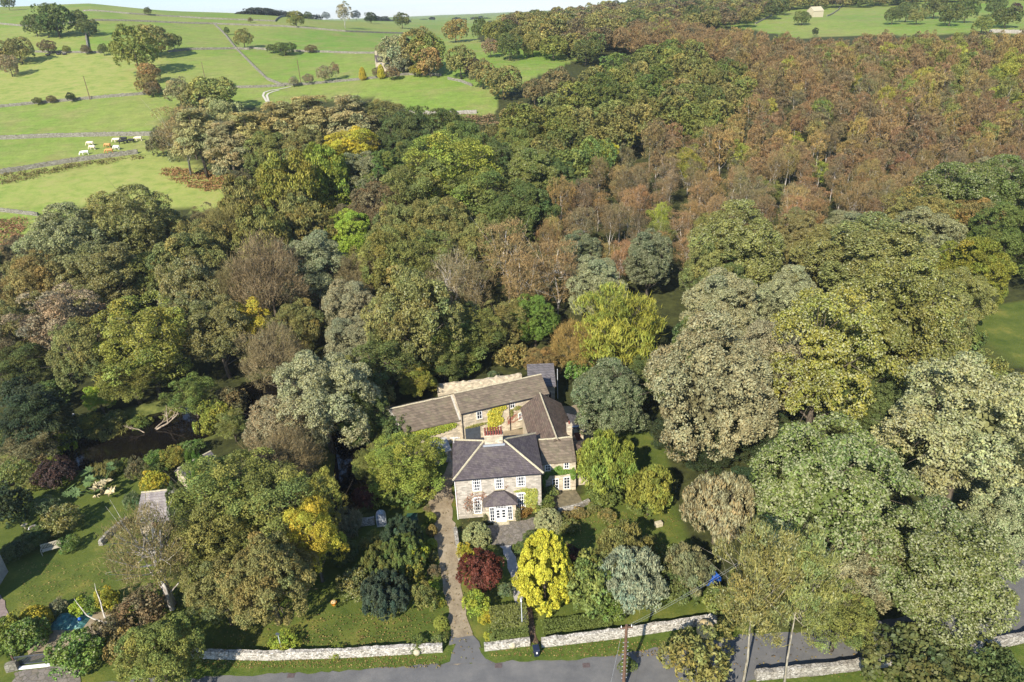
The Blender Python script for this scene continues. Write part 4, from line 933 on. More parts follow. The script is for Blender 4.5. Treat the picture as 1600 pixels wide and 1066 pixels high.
# --- long barn
Lb = building('long_barn', -7.71, 82.6, math.atan2(4.6, 12.85), 'long two-storey stone barn house with creeper between white windows')
gable_walls(Lb, 13.6, 5.6, 5.0, 6.65, STONE2); gable_roof(Lb, 13.6, 5.6, 5.0, 6.65, STONESLATE, jit=.03, og=.02)
def z4(x, y): return 590 + x / 4.442, 540 + y / 4.442
for q in ((685, 460, 727, 505, 2, 2), (818, 412, 852, 456, 2, 2), (916, 388, 954, 430, 2, 2), (976, 470, 1003, 514, 2, 2), (816, 506, 856, 556, 2, 2)): win_px(Lb, *q, zf=z4, fr=.1)
for u_ in (.15, 7.35): bar(Lb['o'], 'drainpipe', (u_, -.08, 4.9), (u_, -.08, 0), .06, BLACKP)
mb = MB(); mb.tube([(0, -.32, 4.85), (13.6, -.32, 4.85)], .07, 6); mb.obj('gutter', BLACKP, Lb['o'])
a = wallhit(Lb, *z4(608, 585), (0, 0, 0), (0, 1, 0)); b = wallhit(Lb, *z4(715, 640), (0, 0, 0), (0, 1, 0))
mb = MB(); mb.box(a[0], -.06, 0, b[0], -.004, 2.1); gd = mb.obj('garage_door', DKGREY, Lb['o'])
ivy(Lb['o'], [(5.0, 3.2, 1.1, 1.3), (6.0, 4.2, .9, .5), (4.6, 1.6, .8, 1.0), (5.2, 2.2, 1.2, .8)], (.5, .46, .06), 2400, 10, .12, .25, label='yellow creeper covering the barn middle', mapf=fmap)
ivy(Lb['o'], [(2.2, 2.3, 1.6, .22), (8.6, 3.6, .7, .35), (7.6, 3.0, .3, .6)], (.27, .26, .07), 800, 11, .1, .16, label='thin green creeper over the garage door', mapf=fmap)
mb = MB(); rg = random.Random(8)
for k in range(14):
    p = [7.0, -.04, rg.uniform(1, 2)]; pts = [tuple(p)]
    for s in range(5): p = [p[0] + rg.uniform(-.1, .7), -.05, p[2] + rg.uniform(0, .45)]; pts.append(tuple(p))
    mb.tube(pts, .02, 4, False)
mb.obj('creeper_stems', BRICKRED, Lb['o'])
# --- left barn
Fb = building('left_barn', -15.4, 80.3, math.atan2(2.7, 7.8), 'lower left barn with lichened stone-slate roof and pale boarded gable')
gable_walls(Fb, 8.2, 7.2, 3.8, 5.5, STONE2, 3.9); gable_roof(Fb, 8.2, 7.2, 3.8, 5.5, STONESLATE, y_r=3.9, jit=.03, skew=2.0)
mb = MB(); pr_ = [(-.1, 0), (7.3, 0), (7.3, 3.8), (3.9, 5.35), (-.1, 3.8)]; n_ = 12
for i in range(n_):
    y0_, y1_ = -.1 + 7.4 * i / n_ + .01, -.1 + 7.4 * (i + 1) / n_ - .01; zt = lambda yy: 3.75 + (5.4 - 3.75) * (1 - abs(yy - 3.9) / 4.0)
    s0, s1 = -.02 - .27 * y0_ - .05, -.02 - .27 * y1_ - .05
    mb.add([(s0 - .09, y0_, -.2), (s1 - .09, y1_, -.2), (s1 - .09, y1_, zt(y1_)), (s0 - .09, y0_, zt(y0_)), (s0, y0_, -.2), (s1, y1_, -.2), (s1, y1_, zt(y1_)), (s0, y0_, zt(y0_))], [(0, 3, 2, 1)[::-1], (0, 1, 5, 4), (1, 2, 6, 5), (2, 3, 7, 6), (3, 0, 4, 7)])
mb.obj('boarded_gable', BOARD, Fb['o'])
mb = MB(); mb.slab([(7.75, -.3, 3.82), (8.2, -.3, 3.82), (8.2, 3.9, 5.63), (7.75, 3.9, 5.63)], .1); mb.obj('verge_coping', BOARD, Fb['o'])
ivy(Fb['o'], [(3.5, 2.9, 3.6, .75), (.9, 1.8, 1.0, 1.6), (5.5, 3.1, 1.8, .4)], (.3, .35, .045), 3200, 12, .13, .3, label='yellow-green ivy over the whole front wall', mapf=fmap)
# --- slate outhouse
Oh = building('outhouse', 2.4, 91.6, .0, 'small stone outhouse with grey slate mono roof behind the barns', 'outhouse')
mb = MB(); mb.add([(0, 0, -.5), (3.9, 0, -.5), (3.9, 4.6, -.5), (0, 4.6, -.5), (0, 0, 3.6), (3.9, 0, 3.6), (3.9, 4.6, 4.8), (0, 4.6, 4.8)], [(0, 3, 2, 1), (0, 1, 5, 4), (1, 2, 6, 5), (2, 3, 7, 6), (3, 0, 4, 7), (4, 5, 6, 7)]); mb.obj('wall', STONE2, Oh['o'])
mb = MB(); mb.slab([(-.2, -.3, 3.64), (4.1, -.3, 3.64), (4.1, 4.8, 4.97), (-.2, 4.8, 4.97)], .1); mb.obj('roof', DARKTILE, Oh['o'])
mb = MB(); mb.box(2.9, -.05, 0, 3.3, -.004, 2.4); mb.obj('door', BLACKP, Oh['o'])
# --- small boarded shed beside the yard
Sh = building('yard_shed', -11.2, 77.2, .35, 'small weathered shed with grey shingled roof left of the main house', 'shed')
mb = MB(); mb.box(0, 0, -.3, 2.2, 2.2, 1.9); mb.obj('wall', BOARD, Sh['o'])
mb = MB(); mb.slab([(-.2, -.2, 1.95), (2.4, -.2, 1.95), (2.4, 2.4, 2.6), (-.2, 2.4, 2.6)], .08); mb.obj('roof', BOARD, Sh['o'])
mb = MB(); mb.box(.7, -.05, 0, 1.5, -.004, 1.75); mb.obj('door', BLACKP, Sh['o'])
# --- stone hut in the left garden
h0 = at(222, 838, 0); Hu = building('garden_hut', h0[0], h0[1], .12, 'little stone hut with mossy stone-slate roof at the left lawn', 'hut')
gable_walls(Hu, 3.6, 4.2, 2.3, 4.0, STONE2, 3.4); gable_roof(Hu, 3.6, 4.2, 2.3, 4.0, slate('lichen_slab', (.23, .20, .19), (.3, .28, .24), .3, .5, .7), y_r=3.4, jit=.03)
mb = MB(); mb.box(1.6, -.05, 0, 2.3, -.004, 1.9); mb.obj('door', BRICKRED, Hu['o'])
g_ = at(296, 765, 0); G = building('garden_store', g_[0], g_[1], .9, 'pale slate roofed store mostly hidden by the tall cypress', 'shed')
gable_walls(G, 4.5, 2.6, 2.0, 3.0, STONE2); gable_roof(G, 4.5, 2.6, 2.0, 3.0, DARKTILE)
# --- corner of a building cut by the left frame edge
e_ = at(0, 880, 4.5); Ed = building('neighbour_house', e_[0] - 7.9, e_[1] - 3.5, 0.18, 'corner of a neighbouring grey-walled house at the left frame edge')
mb = MB(); mb.box(0, 0, -.4, 6.1, 6.0, 4.5); mb.obj('wall', BOARD, Ed['o']); mb = MB(); mb.slab([(-.3, -.3, 4.5), (6.3, -.3, 4.5), (6.3, 6.3, 5.6), (-.3, 6.3, 5.6)], .15); mb.obj('roof', SLATE, Ed['o'])
# --- far farmhouse
def far_house(px, py, L, D, he, hr, ang, label, wm, rm, name='far_farmhouse', nwin=3, chim=True, cat='house'):
    p = ground(px, py); b = building(name, p[0], p[1], ang, label, cat, p[2])
    gable_walls(b, L, D, he, hr, wm); ro = gable_roof(b, L, D, he, hr, rm)
    for i in range(nwin): window(b['o'], L * (i + .6) / (nwin + .2), he * .68, 1.1, 1.3, 2, 2)
    if chim:
        mb = MB(); mb.box(.1, D / 2 - .4, he, .9, D / 2 + .4, hr + 1.3); mb.obj('chimney', RIDGE, ro)
    return b
far_house(590, 114, 9, 6, 4.5, 7.0, .25, 'far stone farmhouse with pale chimney among garden trees', STONE2, SLATE)
far_house(613, 112, 9, 5.5, 4.0, 6.0, .2, 'far slate-roofed farm building right of the chimney house', STONE2, SLATE, 'far_farm_building', 2, False, 'barn')
far_house(633, 108, 6, 5, 3.5, 5.5, .5, 'far small grey-roofed shed under the dark garden trees', STONE2, DARKTILE, 'far_shed', 1, False, 'shed')
far_house(1270, 27, 8.5, 7, 4.0, 6.5, .3, 'lone pale stone field barn on the far right hill', RIDGE, RIDGE, 'field_barn', 0, False, 'barn')

# ------------------------------------------------------------------ smaller things
def pole(px, py, h, r, label, arm=True, name='utility_pole', mat=POLEWOOD, base=None):
    p = ground(px, py) if base is None else base; e = empty(name, tuple(p), .1, label, 'pole')
    mb = MB(); mb.tube([(0, 0, -.5), (0, 0, h)], [r, r * .75], 9); mb.obj('pole_shaft', mat, e)
    if arm:
        mb = MB(); mb.box(-.55, -.06, h - .35, .55, .06, h - .23); mb.obj('crossarm', mat, e)
        for s in (-.45, 0, .45): q = MB(); q.tube([(s, 0, h - .22), (s, 0, h - .02)], [.05, .035], 7); q.obj('insulator', WHITE, e)
        for k in range(10): q = MB(); q.tube([(-.26, 0, 1.6 + k * .5), (.26, 0, 1.6 + k * .5)], .018, 5); q.obj('step_iron', GALV, e)
    return e
tp = at(974, 1078, 0); TP = pole(0, 0, 8.2, .16, 'brown telegraph pole with crossarm standing beside the road', base=tp)
pole(141, 156, 8.5, .14, 'thin field pole above the wall left of the big oak clump', False)
pole(470, 129, 8.5, .14, 'far field pole left of the cream hedge bushes', False)
pole(320, 121, 6, .12, 'distant thin pole in the field right of the orange hedge', False)
pole(871.4, 623.3, 5.4, .06, 'tall slender white pole beside the slate outhouse', False, 'white_pole', GALV)
def wires(a, b, label, sag=.8, n=2):
    mb = MB()
    for k in range(n):
        A = np.array(a) + [k * .4, 0, 0]; Bq = np.array(b) + [k * .4, 0, 0]
        mb.tube([A + (Bq - A) * t - np.array([0, 0, sag * 4 * t * (1 - t)]) for t in np.linspace(0, 1, 13)], .006, 4)
    return tagit(mb.obj('overhead_wire', GALV), label, 'wire')
wires((tp[0] - .2, tp[1], 7.95), (36, 60, 7.5), 'pair of thin overhead wires running right from the telegraph pole', 1.2)
wires((tp[0] - .3, tp[1], 7.9), (tp[0] - 9, tp[1] - 24, 6.5), 'thin overhead wire running towards the camera from the pole', .5, 1)
# street lamp
lp = at(816.5, 990, 0); L_ = empty('street_lamp', tuple(lp), 0, 'slim white street lamp behind the gatepost hedge', 'lamp')
mb = MB(); mb.tube([(0, 0, -.2), (0, 0, 1.1), (0, 0, 4.6)], [.07, .05, .035], 8); mb.obj('lamp_post', GALV, L_)
mb = MB(); mb.tube([(0, 0, 4.55), (0, -.05, 4.75), (0, -.35, 4.85), (0, -.5, 4.82)], [.05, .09, .1, .04], 8); mb.obj('lamp_head', WHITE, L_)
# road sign seen from behind
sp_ = at(441, 1018, 0); R_ = empty('road_sign', tuple(sp_), .1, 'grey backed round road sign on a post above the roadside wall', 'sign')
bar(R_, 'post', (0, 0, -.3), (0, 0, 2.5), .035, GALV); mb = MB(); mb.tube([(0, -.05, 2.45), (0, -.03, 2.45)], .2, 16); mb.obj('sign_plate', DKGREY, R_)
# wheeled bin
bp = at(838, 1024, .02); Bn = empty('wheeled_bin', (bp[0], bp[1], .02), .15, 'dark navy wheeled bin standing at the garden gate', 'bin')
mb = MB(); mb.add([(-.22, -.25, .08), (.22, -.25, .08), (.22, .2, .08), (-.22, .2, .08), (-.3, -.36, 1.0), (.3, -.36, 1.0), (.3, .3, 1.0), (-.3, .3, 1.0)], [(0, 3, 2, 1), (4, 5, 6, 7), (0, 1, 5, 4), (1, 2, 6, 5), (2, 3, 7, 6), (3, 0, 4, 7)]); mb.obj('bin_body', BINP, Bn, bevel=.03)
mb = MB(); mb.add([(-.32, -.4, 1.01), (.32, -.4, 1.01), (.32, .36, 1.01), (-.32, .36, 1.01), (-.28, -.34, 1.07), (.28, -.34, 1.07), (.28, .3, 1.13), (-.28, .3, 1.13)], [(0, 3, 2, 1), (4, 5, 6, 7), (0, 1, 5, 4), (1, 2, 6, 5), (2, 3, 7, 6), (3, 0, 4, 7)]); mb.obj('lid', BINP, Bn, bevel=.02)
mb = MB(); mb.box(-.07, -.385, .62, .07, -.34, .82); mb.obj('number_panel', WHITE, Bn)
for s in (-1, 1): mb = MB(); mb.tube([(s * .24, .28, .1), (s * .3, .28, .1)], .1, 12); mb.obj('wheel', BLACKP, Bn)
# straw stack / stump
st = at(1101, 990, 0); mb = MB()
mb.tube([(0, 0, -.1), (0, 0, .4), (.02, 0, 1.0), (.0, .03, 1.35), (0, 0, 1.5)], [.75, .85, .82, .6, .1], 14)
tagit(mb.obj('straw_stack', STRAW, smooth=True, loc=(st[0], st[1], 0)), 'rounded straw coloured stack at the end of the white wall', 'straw stack')
# metal gate
ga, gb = at(28, 1040, 0), at(84, 1034, 0); an = math.atan2(gb[1] - ga[1], gb[0] - ga[0]); Lg = float(np.hypot(*(gb - ga)[:2]))
Ge = empty('driveway_gate', tuple(ga), an, 'grey barred metal gate closing the parking space at lower left', 'gate')
mb = MB(); mb.box(0, -.03, .12, Lg, .03, .2); mb.box(0, -.03, 1.12, Lg, .03, 1.2); mb.box(0, -.03, .2, .07, .03, 1.12); mb.box(Lg - .07, -.03, .2, Lg, .03, 1.12); mb.obj('gate_frame', DKGREY, Ge)
mb = MB()
for k in range(1, 26): x = Lg * k / 26; mb.box(x - .018, -.018, .2, x + .018, .018, 1.12)
mb.obj('gate_bars', DKGREY, Ge)
mb = MB(); mb.box(-.1, -.55, .0, Lg + .2, -.2, .1); mb.obj('threshold', WHITE, Ge)
for x in (-.15, Lg + .1): bar(Ge, 'gate_post', (x, 0, -.2), (x, 0, 1.4), .08, POLEWOOD)
# bench
bb = at(82, 862, 0); Be = empty('garden_bench', tuple(bb), .42, 'weathered grey-brown wooden bench at the lawn edge', 'bench'); Be.scale = (1.25,) * 3
for x in (-.8, .74):
    for y, h in ((-.25, .6), (.25, .95)): mb = MB(); mb.box(x, y - .03, -.02, x + .06, y + .03, h); mb.obj('leg', TEAK, Be)
    mb = MB(); mb.box(x, -.215, .6, x + .06, .3, .64); mb.obj('armrest', TEAK, Be)
mb = MB()
for k in range(5): mb.box(-.73, -.26 + k * .1, .42, .73, -.19 + k * .1, .45)
mb.obj('seat', TEAK, Be); mb = MB()
for k in range(12): mb.box(-.7 + k * .12, .24, .47, -.63 + k * .12, .26, .86)
mb.box(-.73, .225, .862, .73, .275, .94); mb.obj('backrest', TEAK, Be)
# white stoneware pot
pp = at(55, 834, 0); e = empty('garden_urn', tuple(pp), .2, 'white ribbed urn standing in the shaded garden', 'urn')
mb = MB(); mb.tube([(0, 0, 0), (0, 0, .2), (0, 0, .7), (0, 0, .95), (0, 0, 1.0)], [.28, .32, .45, .42, .46], 14); mb.obj('urn_body', WHITE, e, smooth=False)
mb = MB(); mb.tube([(0, 0, .999), (0, 0, 1.03)], .38, 14); mb.obj('urn_soil', BARK, e)
bx_ = at(41, 828, 0); e = empty('bird_bath', tuple(bx_), 0, 'small pale bird bath in the shade left of the urn', 'bird bath')
mb = MB(); mb.tube([(0, 0, 0), (0, 0, .1), (0, 0, .15), (0, 0, .65)], [.22, .22, .1, .1], 10); mb.obj('pedestal', RIDGE, e); mb = MB(); mb.tube([(0, 0, .65), (0, 0, .75), (0, 0, .8)], [.12, .32, .36], 14); mb.obj('bowl', RIDGE, e)
# white garden cabinet with arched top
cp = at(597, 820, 0); e = empty('garden_cabinet', tuple(cp), .1, 'small cream cabinet with arched glazed top on the left lawn', 'cabinet'); e.scale = (1.15,) * 3
mb = MB(); mb.box(-.5, -.3, 0, .5, .3, 1.3); mb.obj('cabinet_body', WHITE, e)
mb = MB(); mb.tube([(0, -.33, 1.25), (0, .33, 1.25)], .5, 20); mb.obj('arched_top', LEADG, e); mb = MB(); mb.tube([(0, 0, 1.75), (0, 0, 2.0)], [.06, .02], 7); mb.obj('finial', WHITE, e)
mb = MB()
for x in (-.33, 0, .33): mb.box(x - .11, -.32, .2, x + .11, -.302, 1.1)
mb.obj('panels', LEADG, e)
cb_ = at(645, 818, 0); e = empty('compost_box', tuple(cb_), .05, 'dark green plastic compost box beside the drive hedge', 'box')
mb = MB(); mb.box(-.65, -.55, 0, .65, .55, 1.0); mb.obj('box_body', GREENP, e, bevel=.04); mb = MB(); mb.add([(-.7, -.6, 1.01), (.7, -.6, 1.01), (.7, .6, 1.01), (-.7, .6, 1.01), (-.6, -.5, 1.1), (.6, -.5, 1.1), (.6, .5, 1.2), (-.6, .5, 1.2)], [(0, 3, 2, 1), (4, 5, 6, 7), (0, 1, 5, 4), (1, 2, 6, 5), (2, 3, 7, 6), (3, 0, 4, 7)]); mb.obj('lid', GREENP, e)
# tarpaulin-covered pile
tpx = at(111, 972, 0); n_ = 13; rg = np.random.default_rng(3); Vv = []; Ff = []
for i in range(n_):
    for j in range(n_):
        u, v = i / (n_ - 1) * 2 - 1, j / (n_ - 1) * 2 - 1; h = .55 * (1 - max(abs(u), abs(v)) ** 4) * (1 + rg.normal() * .18); Vv.append((u * 1.9, v * 1.1 + u * .1, max(.01, h)))
for i in range(n_ - 1):
    for j in range(n_ - 1): Ff.append((i * n_ + j, (i + 1) * n_ + j, (i + 1) * n_ + j + 1, i * n_ + j + 1))
mb = MB(); mb.add(Vv, Ff); tagit(mb.obj('tarpaulin', TARPM, loc=tuple(tpx), rz=-.08), 'green tarpaulin spread over a pile on the gravel', 'tarpaulin')
q = tpx; mb = MB(); mb.tube([(0, 0, 0), (0, 0, .08), (0, 0, .3), (0, 0, .38)], [.16, .22, .18, .03], 12); tagit(mb.obj('blue_tub', BLUEP, smooth=True, loc=(q[0] + 1.2, q[1] - .2, .42)), 'shiny blue tub lying on the green tarpaulin', 'tub')
# blue trailer
tp_ = at(1110, 912, 0); e = empty('small_trailer', tuple(tp_), .35, 'little bright blue open trailer under the pinkish tree', 'trailer')
mb = MB()
for a in ((-.9, -.55, -.84, .55), (.84, -.55, .9, .55)): mb.box(a[0], a[1], .5, a[2], a[3], .95)
mb.box(-.839, -.55, .5, .839, -.49, .95); mb.box(-.839, .49, .5, .839, .55, .95); mb.box(-.839, -.489, .5, .839, .489, .54); mb.obj('trailer_body', BLUEP, e)
for s in (-1, 1): mb = MB(); mb.tube([(.1, s * .58, .3), (.1, s * .72, .3)], .3, 16); mb.obj('wheel', BLACKP, e)
bar(e, 'drawbar', (-.9, 0, .5), (-1.8, 0, .45), .04, GALV)
# dark garden machine half hidden by the birch
vp = at(193, 980, 0); e = empty('ride_on_mower', tuple(vp), .5, 'black ride-on mower half hidden beneath the silver birch', 'mower')
mb = MB(); mb.box(-.9, -.45, .3, .9, .45, .62); mb.obj('mower_body', BLACKP, e, bevel=.06); mb = MB(); mb.box(-.95, -.35, .63, -.2, .35, .98); mb.obj('bonnet', DKGREY, e, bevel=.08)
mb = MB(); mb.box(.15, -.28, .63, .65, .28, .75); mb.box(.6, -.28, .752, .7, .28, 1.15); mb.obj('seat', BLACKP, e, bevel=.04); bar(e, 'steering_column', (-.15, 0, .7), (.05, 0, 1.15), .03, GALV)
for x, r in ((-.65, .22), (.55, .3)):
    for s in (-1, 1): mb = MB(); mb.tube([(x, s * .45, r), (x, s * .62, r)], r, 14); mb.obj('wheel', BLACKP, e)
# blue barrel
bl_ = at(116, 655, 0); e = empty('blue_barrel', (bl_[0], bl_[1], T(bl_[0], bl_[1])), 0, 'bright blue barrel on the far river bank', 'barrel')
mb = MB(); mb.tube([(0, 0, 0), (0, 0, .1), (0, 0, .45), (0, 0, .8), (0, 0, .9)], [.27, .3, .33, .3, .27], 14); mb.obj('barrel_body', BLUEP, e); mb = MB(); mb.tube([(0, 0, .901), (0, 0, .93)], .22, 12); mb.obj('lid', WHITE, e)
op = at(522, 945, 0); e = empty('orange_planter', tuple(op), 0, 'small orange planter tub on the shaded lawn', 'planter')
mb = MB(); mb.tube([(0, 0, 0), (0, 0, .35), (0, 0, .4)], [.2, .3, .33], 12); mb.obj('tub', ORANGE, e); mb = MB(); mb.tube([(0, 0, .4), (0, 0, .5), (0, 0, .55)], [.29, .22, .05], 9); mb.obj('flowers', STRAW, e)
wq = at(579, 884, 0); e = empty('sun_lounger', tuple(wq), .3, 'small white lounger lying beside the dark conifers', 'lounger')
mb = MB(); mb.box(-.8, -.28, .25, .45, .28, .31); mb.obj('lounger_bed', WHITE, e); mb = MB(); mb.slab([(.45, -.28, .31), (1.0, -.28, .6), (1.0, .28, .6), (.45, .28, .31)], .05); mb.obj('backrest', WHITE, e)
for x in (-.7, .35):
    for s in (-.24, .24): bar(e, 'leg', (x, s, 0), (x, s, .25), .03, WHITE)
sq = at(1029, 822, 0); mb = MB(); mb.box(-.45, -.3, 0, .45, .3, .6); tagit(mb.obj('stone_block', RIDGE, bevel=.08, loc=tuple(sq), rz=.3), 'pale stone block on the grass beside the upright tree', 'stone')
for (x, y, l) in ((801, 1013, 'round stone at the wall foot left of the bin'), (652, 1024, 'round stone at the wall foot left of the drive')):
    s_ = at(x, y, 0); mb = MB(); mb.tube([(0, .22, .3), (0, .1, .3), (0, -.1, .3), (0, -.22, .3)], [.2, .34, .34, .2], 12); tagit(mb.obj('wheel_stone', RIDGE, smooth=True, loc=(s_[0], s_[1], .09)), l, 'stone')
RUST = plain('worn_iron', (.10, .075, .07), .7, .3, 8)
for x, y, l in ((779, 1040.5, 'small dark drain cover at the road edge by the drive'), (916, 1040, 'square rusty manhole cover in the road'), (455, 1056, 'rusty drain cover at the road edge far left')):
    s_ = at(x, y, 0); mb = MB(); mb.box(-.35, -.25, -.01, .35, .25, .012)
    for k in range(5): mb.box(-.28, -.19 + k * .09, .0122, .28, -.15 + k * .09, .018)
    tagit(mb.obj('drain_cover', RUST, loc=(s_[0], s_[1], .034)), l, 'drain cover')
# dead branch lying in the river
w0 = at(245, 672, -1.0); rg = random.Random(12); mb = MB()
def limb(p, d, l, r, depth):
    q = [p]
    for s in range(4):
        d = nrm(d + np.array([rg.uniform(-.35, .35), rg.uniform(-.35, .35), rg.uniform(-.3, .3)])); p = p + d * l / 4; p[2] = max(p[2], .03); q.append(p.copy())
    mb.tube(q, [r, r * .85, r * .7, r * .55, r * .35], 6)
    if depth:
        for k in (1, 2, 3, 4)[:3 if depth > 1 else 2]: limb(q[k + 1 if k < 4 else 4].copy(), nrm(d + np.array([rg.uniform(-1, 1), rg.uniform(-1, 1), rg.uniform(-.2, .9)])), l * .6, r * .6, depth - 1)
limb(np.array([0, 0, .1]), np.array([1, .35, .3]), 3.8, .16, 2); limb(np.array([-.3, .2, .1]), np.array([.5, .8, .3]), 2.8, .12, 2); limb(np.array([-1.5, -.8, .1]), np.array([-1, .1, .3]), 2.2, .09, 2)
tagit(mb.obj('fallen_branch', WETWOOD, loc=tuple(w0)), 'bleached fallen branch lying in the dark river', 'branch')
# white broken limb beside the birch
w1 = at(172, 985, 0); mb = MB()
for d_ in (np.array([-.95, .1, .15]), np.array([-.7, .7, .45])):
    p = np.array([0, 0, 1.0]); Q = [p]
    for k in range(6): d_ = nrm(d_ + np.array([rg.uniform(-.3, .2), rg.uniform(-.2, .3), .12])); p = p + d_ * .75; Q.append(p)
    mb.tube(Q, [.1, .085, .07, .06, .045, .03, .015], 6)
mb.tube([(.3, 0, -.2), (0, 0, 1.05)], [.14, .11], 7); tagit(mb.obj('dead_stem', DEADWOOD, loc=tuple(w1)), 'white forked dead stem beside the gravel parking', 'dead tree')
# giant rhubarb-like plant
gp = at(160, 770, 0); e = empty('giant_leaf_plant', tuple(gp), 0, 'giant-leaved plant with huge green and withered cream leaves on the bank', 'plant')
rgn = np.random.default_rng(5)
LG = plain('giant_leaf', (.075, .12, .035), .7, .3, 2); LC = plain('withered_leaf', (.5, .42, .24), .85, .3, 2)
for k in range(24):
    a_ = rgn.uniform(0, 6.28); r_ = rgn.uniform(.6, 3.6); h_ = rgn.uniform(.9, 2.2); c_ = np.array([math.cos(a_) * r_ * 1.15, math.sin(a_) * r_, h_]); dry = (c_[0] > -.8 and c_[1] < .6) and rgn.random() < .8
    s = MB(); s.tube([(c_[0] * .2, c_[1] * .2, 0), (c_[0] * .6, c_[1] * .6, h_ * .7), tuple(c_)], [.07, .05, .04], 5); st_ = s.obj('leaf_stalk', LC if dry else LG, e)
    R0 = rgn.uniform(.55, .95); mb = MB(); nn_ = 18; tilt = rgn.normal(size=2) * .35
    ring = []
    for j in range(nn_):
        w = j * 2 * math.pi / nn_; rr = R0 * (1.05 if j % 2 else .72) * (.9 if not dry else rgn.uniform(.5, 1)); x_, y_ = math.cos(w) * rr, math.sin(w) * rr; ring.append((c_[0] + x_, c_[1] + y_, h_ + .18 + x_ * tilt[0] + y_ * tilt[1] + (rgn.normal() * .15 if dry else 0)))
    V_ = [tuple(c_)] + ring; low = [(a, b, c - .02) for a, b, c in V_]
    mb.add(V_ + low, [(0, 1 + j, 1 + (j + 1) % nn_) for j in range(nn_)] + [(nn_ + 1, nn_ + 2 + (j + 1) % nn_, nn_ + 2 + j) for j in range(nn_)] + [(1 + j, nn_ + 2 + j, nn_ + 2 + (j + 1) % nn_, 1 + (j + 1) % nn_) for j in range(nn_)]); mb.obj('leaf_blade', LC if dry else LG, e)
# cows
def cow(px, py, mat, ang, label, graze=True, lying=False, group='cattle grazing in the walled strip'):
    p = ground(px, py); mb = MB(); dz = -.62 if lying else 0
    mb.tube([(-1.05, 0, 1.05 + dz), (-.95, 0, 1.08 + dz), (-.5, 0, 1.0 + dz), (.1, 0, .98 + dz), (.6, 0, 1.03 + dz), (.85, 0, 1.12 + dz), (1.0, 0, 1.2 + dz)], [.12, .33, .38, .42, .38, .3, .2], 12)
    hd = [(.85, 0, 1.15 + dz), (1.2, 0, 1.0), (1.45, 0, .62), (1.6, 0, .3), (1.68, 0, .12)] if graze and not lying else [(.85, 0, 1.2 + dz), (1.15, 0, 1.42 + dz), (1.35, 0, 1.5 + dz), (1.65, 0, 1.38 + dz), (1.75, 0, 1.33 + dz)]
    mb.tube(hd, [.26, .2, .17, .13, .09], 10)
    for s in (-1, 1):
        h = hd[2]; mb.tube([(h[0], s * .12, h[2] + .08), (h[0] - .03, s * .33, h[2] + .1)], [.06, .03], 6)
        if lying:
            mb.tube([(-.5, s * .3, .35), (-.2, s * .5, .12), (-.7, s * .5, .1)], [.16, .1, .06], 8); mb.tube([(.6, s * .25, .35), (.9, s * .35, .1), (.6, s * .38, .08)], [.14, .08, .05], 8)
        else:
            mb.tube([(-.78, s * .2, 1.0), (-.66, s * .22, .68), (-.86, s * .22, .42), (-.82, s * .22, .1), (-.8, s * .22, -.05)], [.2, .14, .08, .065, .09], 8)
            mb.tube([(.62, s * .2, .95), (.64, s * .2, .55), (.62, s * .2, .4), (.63, s * .2, .05), (.65, s * .2, -.05)], [.17, .1, .085, .065, .09], 8)
    mb.tube([(-1.1, 0, 1.15 + dz), (-1.22, 0, .9 + dz), (-1.2, 0, .45 + (0.1 if lying else 0))], [.05, .03, .05], 6)
    o = mb.obj('cow', mat, smooth=True, loc=(p[0], p[1], p[2] + .04), rz=ang)
    r = o.modifiers.new('skin', 'REMESH'); r.mode = 'VOXEL'; r.voxel_size = .055; r.use_smooth_shade = True
    return tagit(o, label, 'cow', group)
def zc(x, y): return 120 + x / 9.41, 160 + y / 9.41
for x, y, mt, a, l in ((128, 778, HAIRC, 3.7, 'white cow grazing lowest at the left of the herd'), (210, 640, HAIRW, 3.1, 'pale cow, upper one of the left pair'), (240, 700, HAIRW, 2.9, 'cream cow, lower one of the left pair'),
                      (465, 668, HAIRT, 2.9, 'tan cow in the middle of the herd'), (490, 748, HAIRT, 3.3, 'tan cow standing right at the lower wall'), (595, 700, HAIRC, 2.8, 'white cow beside the lower wall'), (595, 590, HAIRW, 3.2, 'cream cow next to the two black ones'),
                      (700, 575, HAIRB, 3.1, 'black cow behind the cream one'), (670, 615, HAIRB, .2, 'black cow in front of the other black one'), (815, 600, HAIRB, 2.9, 'black cow with white belly right of the herd'), (915, 570, HAIRW, 3.3, 'cream cow half behind the thin hawthorn')):
    cow(*zc(x, y), mt, a, l)
for x, y, l in ((75, 87, 'black cow lying by the upper wall, leftmost'), (92, 86, 'black cow lying by the upper wall, middle one'), (101, 86, 'black cow lying by the upper wall, rightmost')): cow(x, y, HAIRB, .1, l, lying=True, group='cattle lying on the hill')
for x, y, l in ((210, 7, 'tiny black cow on the hilltop, left one'), (228, 8, 'tiny black cow on the hilltop, right one')): cow(x, y, HAIRB, .1, l, group='cattle on the hilltop')
# ------------------------------------------------------------------ single trees and shrubs
NEARN = 0
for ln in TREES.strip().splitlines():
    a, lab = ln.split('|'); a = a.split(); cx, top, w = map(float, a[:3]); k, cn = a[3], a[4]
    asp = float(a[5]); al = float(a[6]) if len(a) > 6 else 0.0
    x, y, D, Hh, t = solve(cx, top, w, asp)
    plant(k, x, y, D, Hh, (*C_[cn], al), lab)
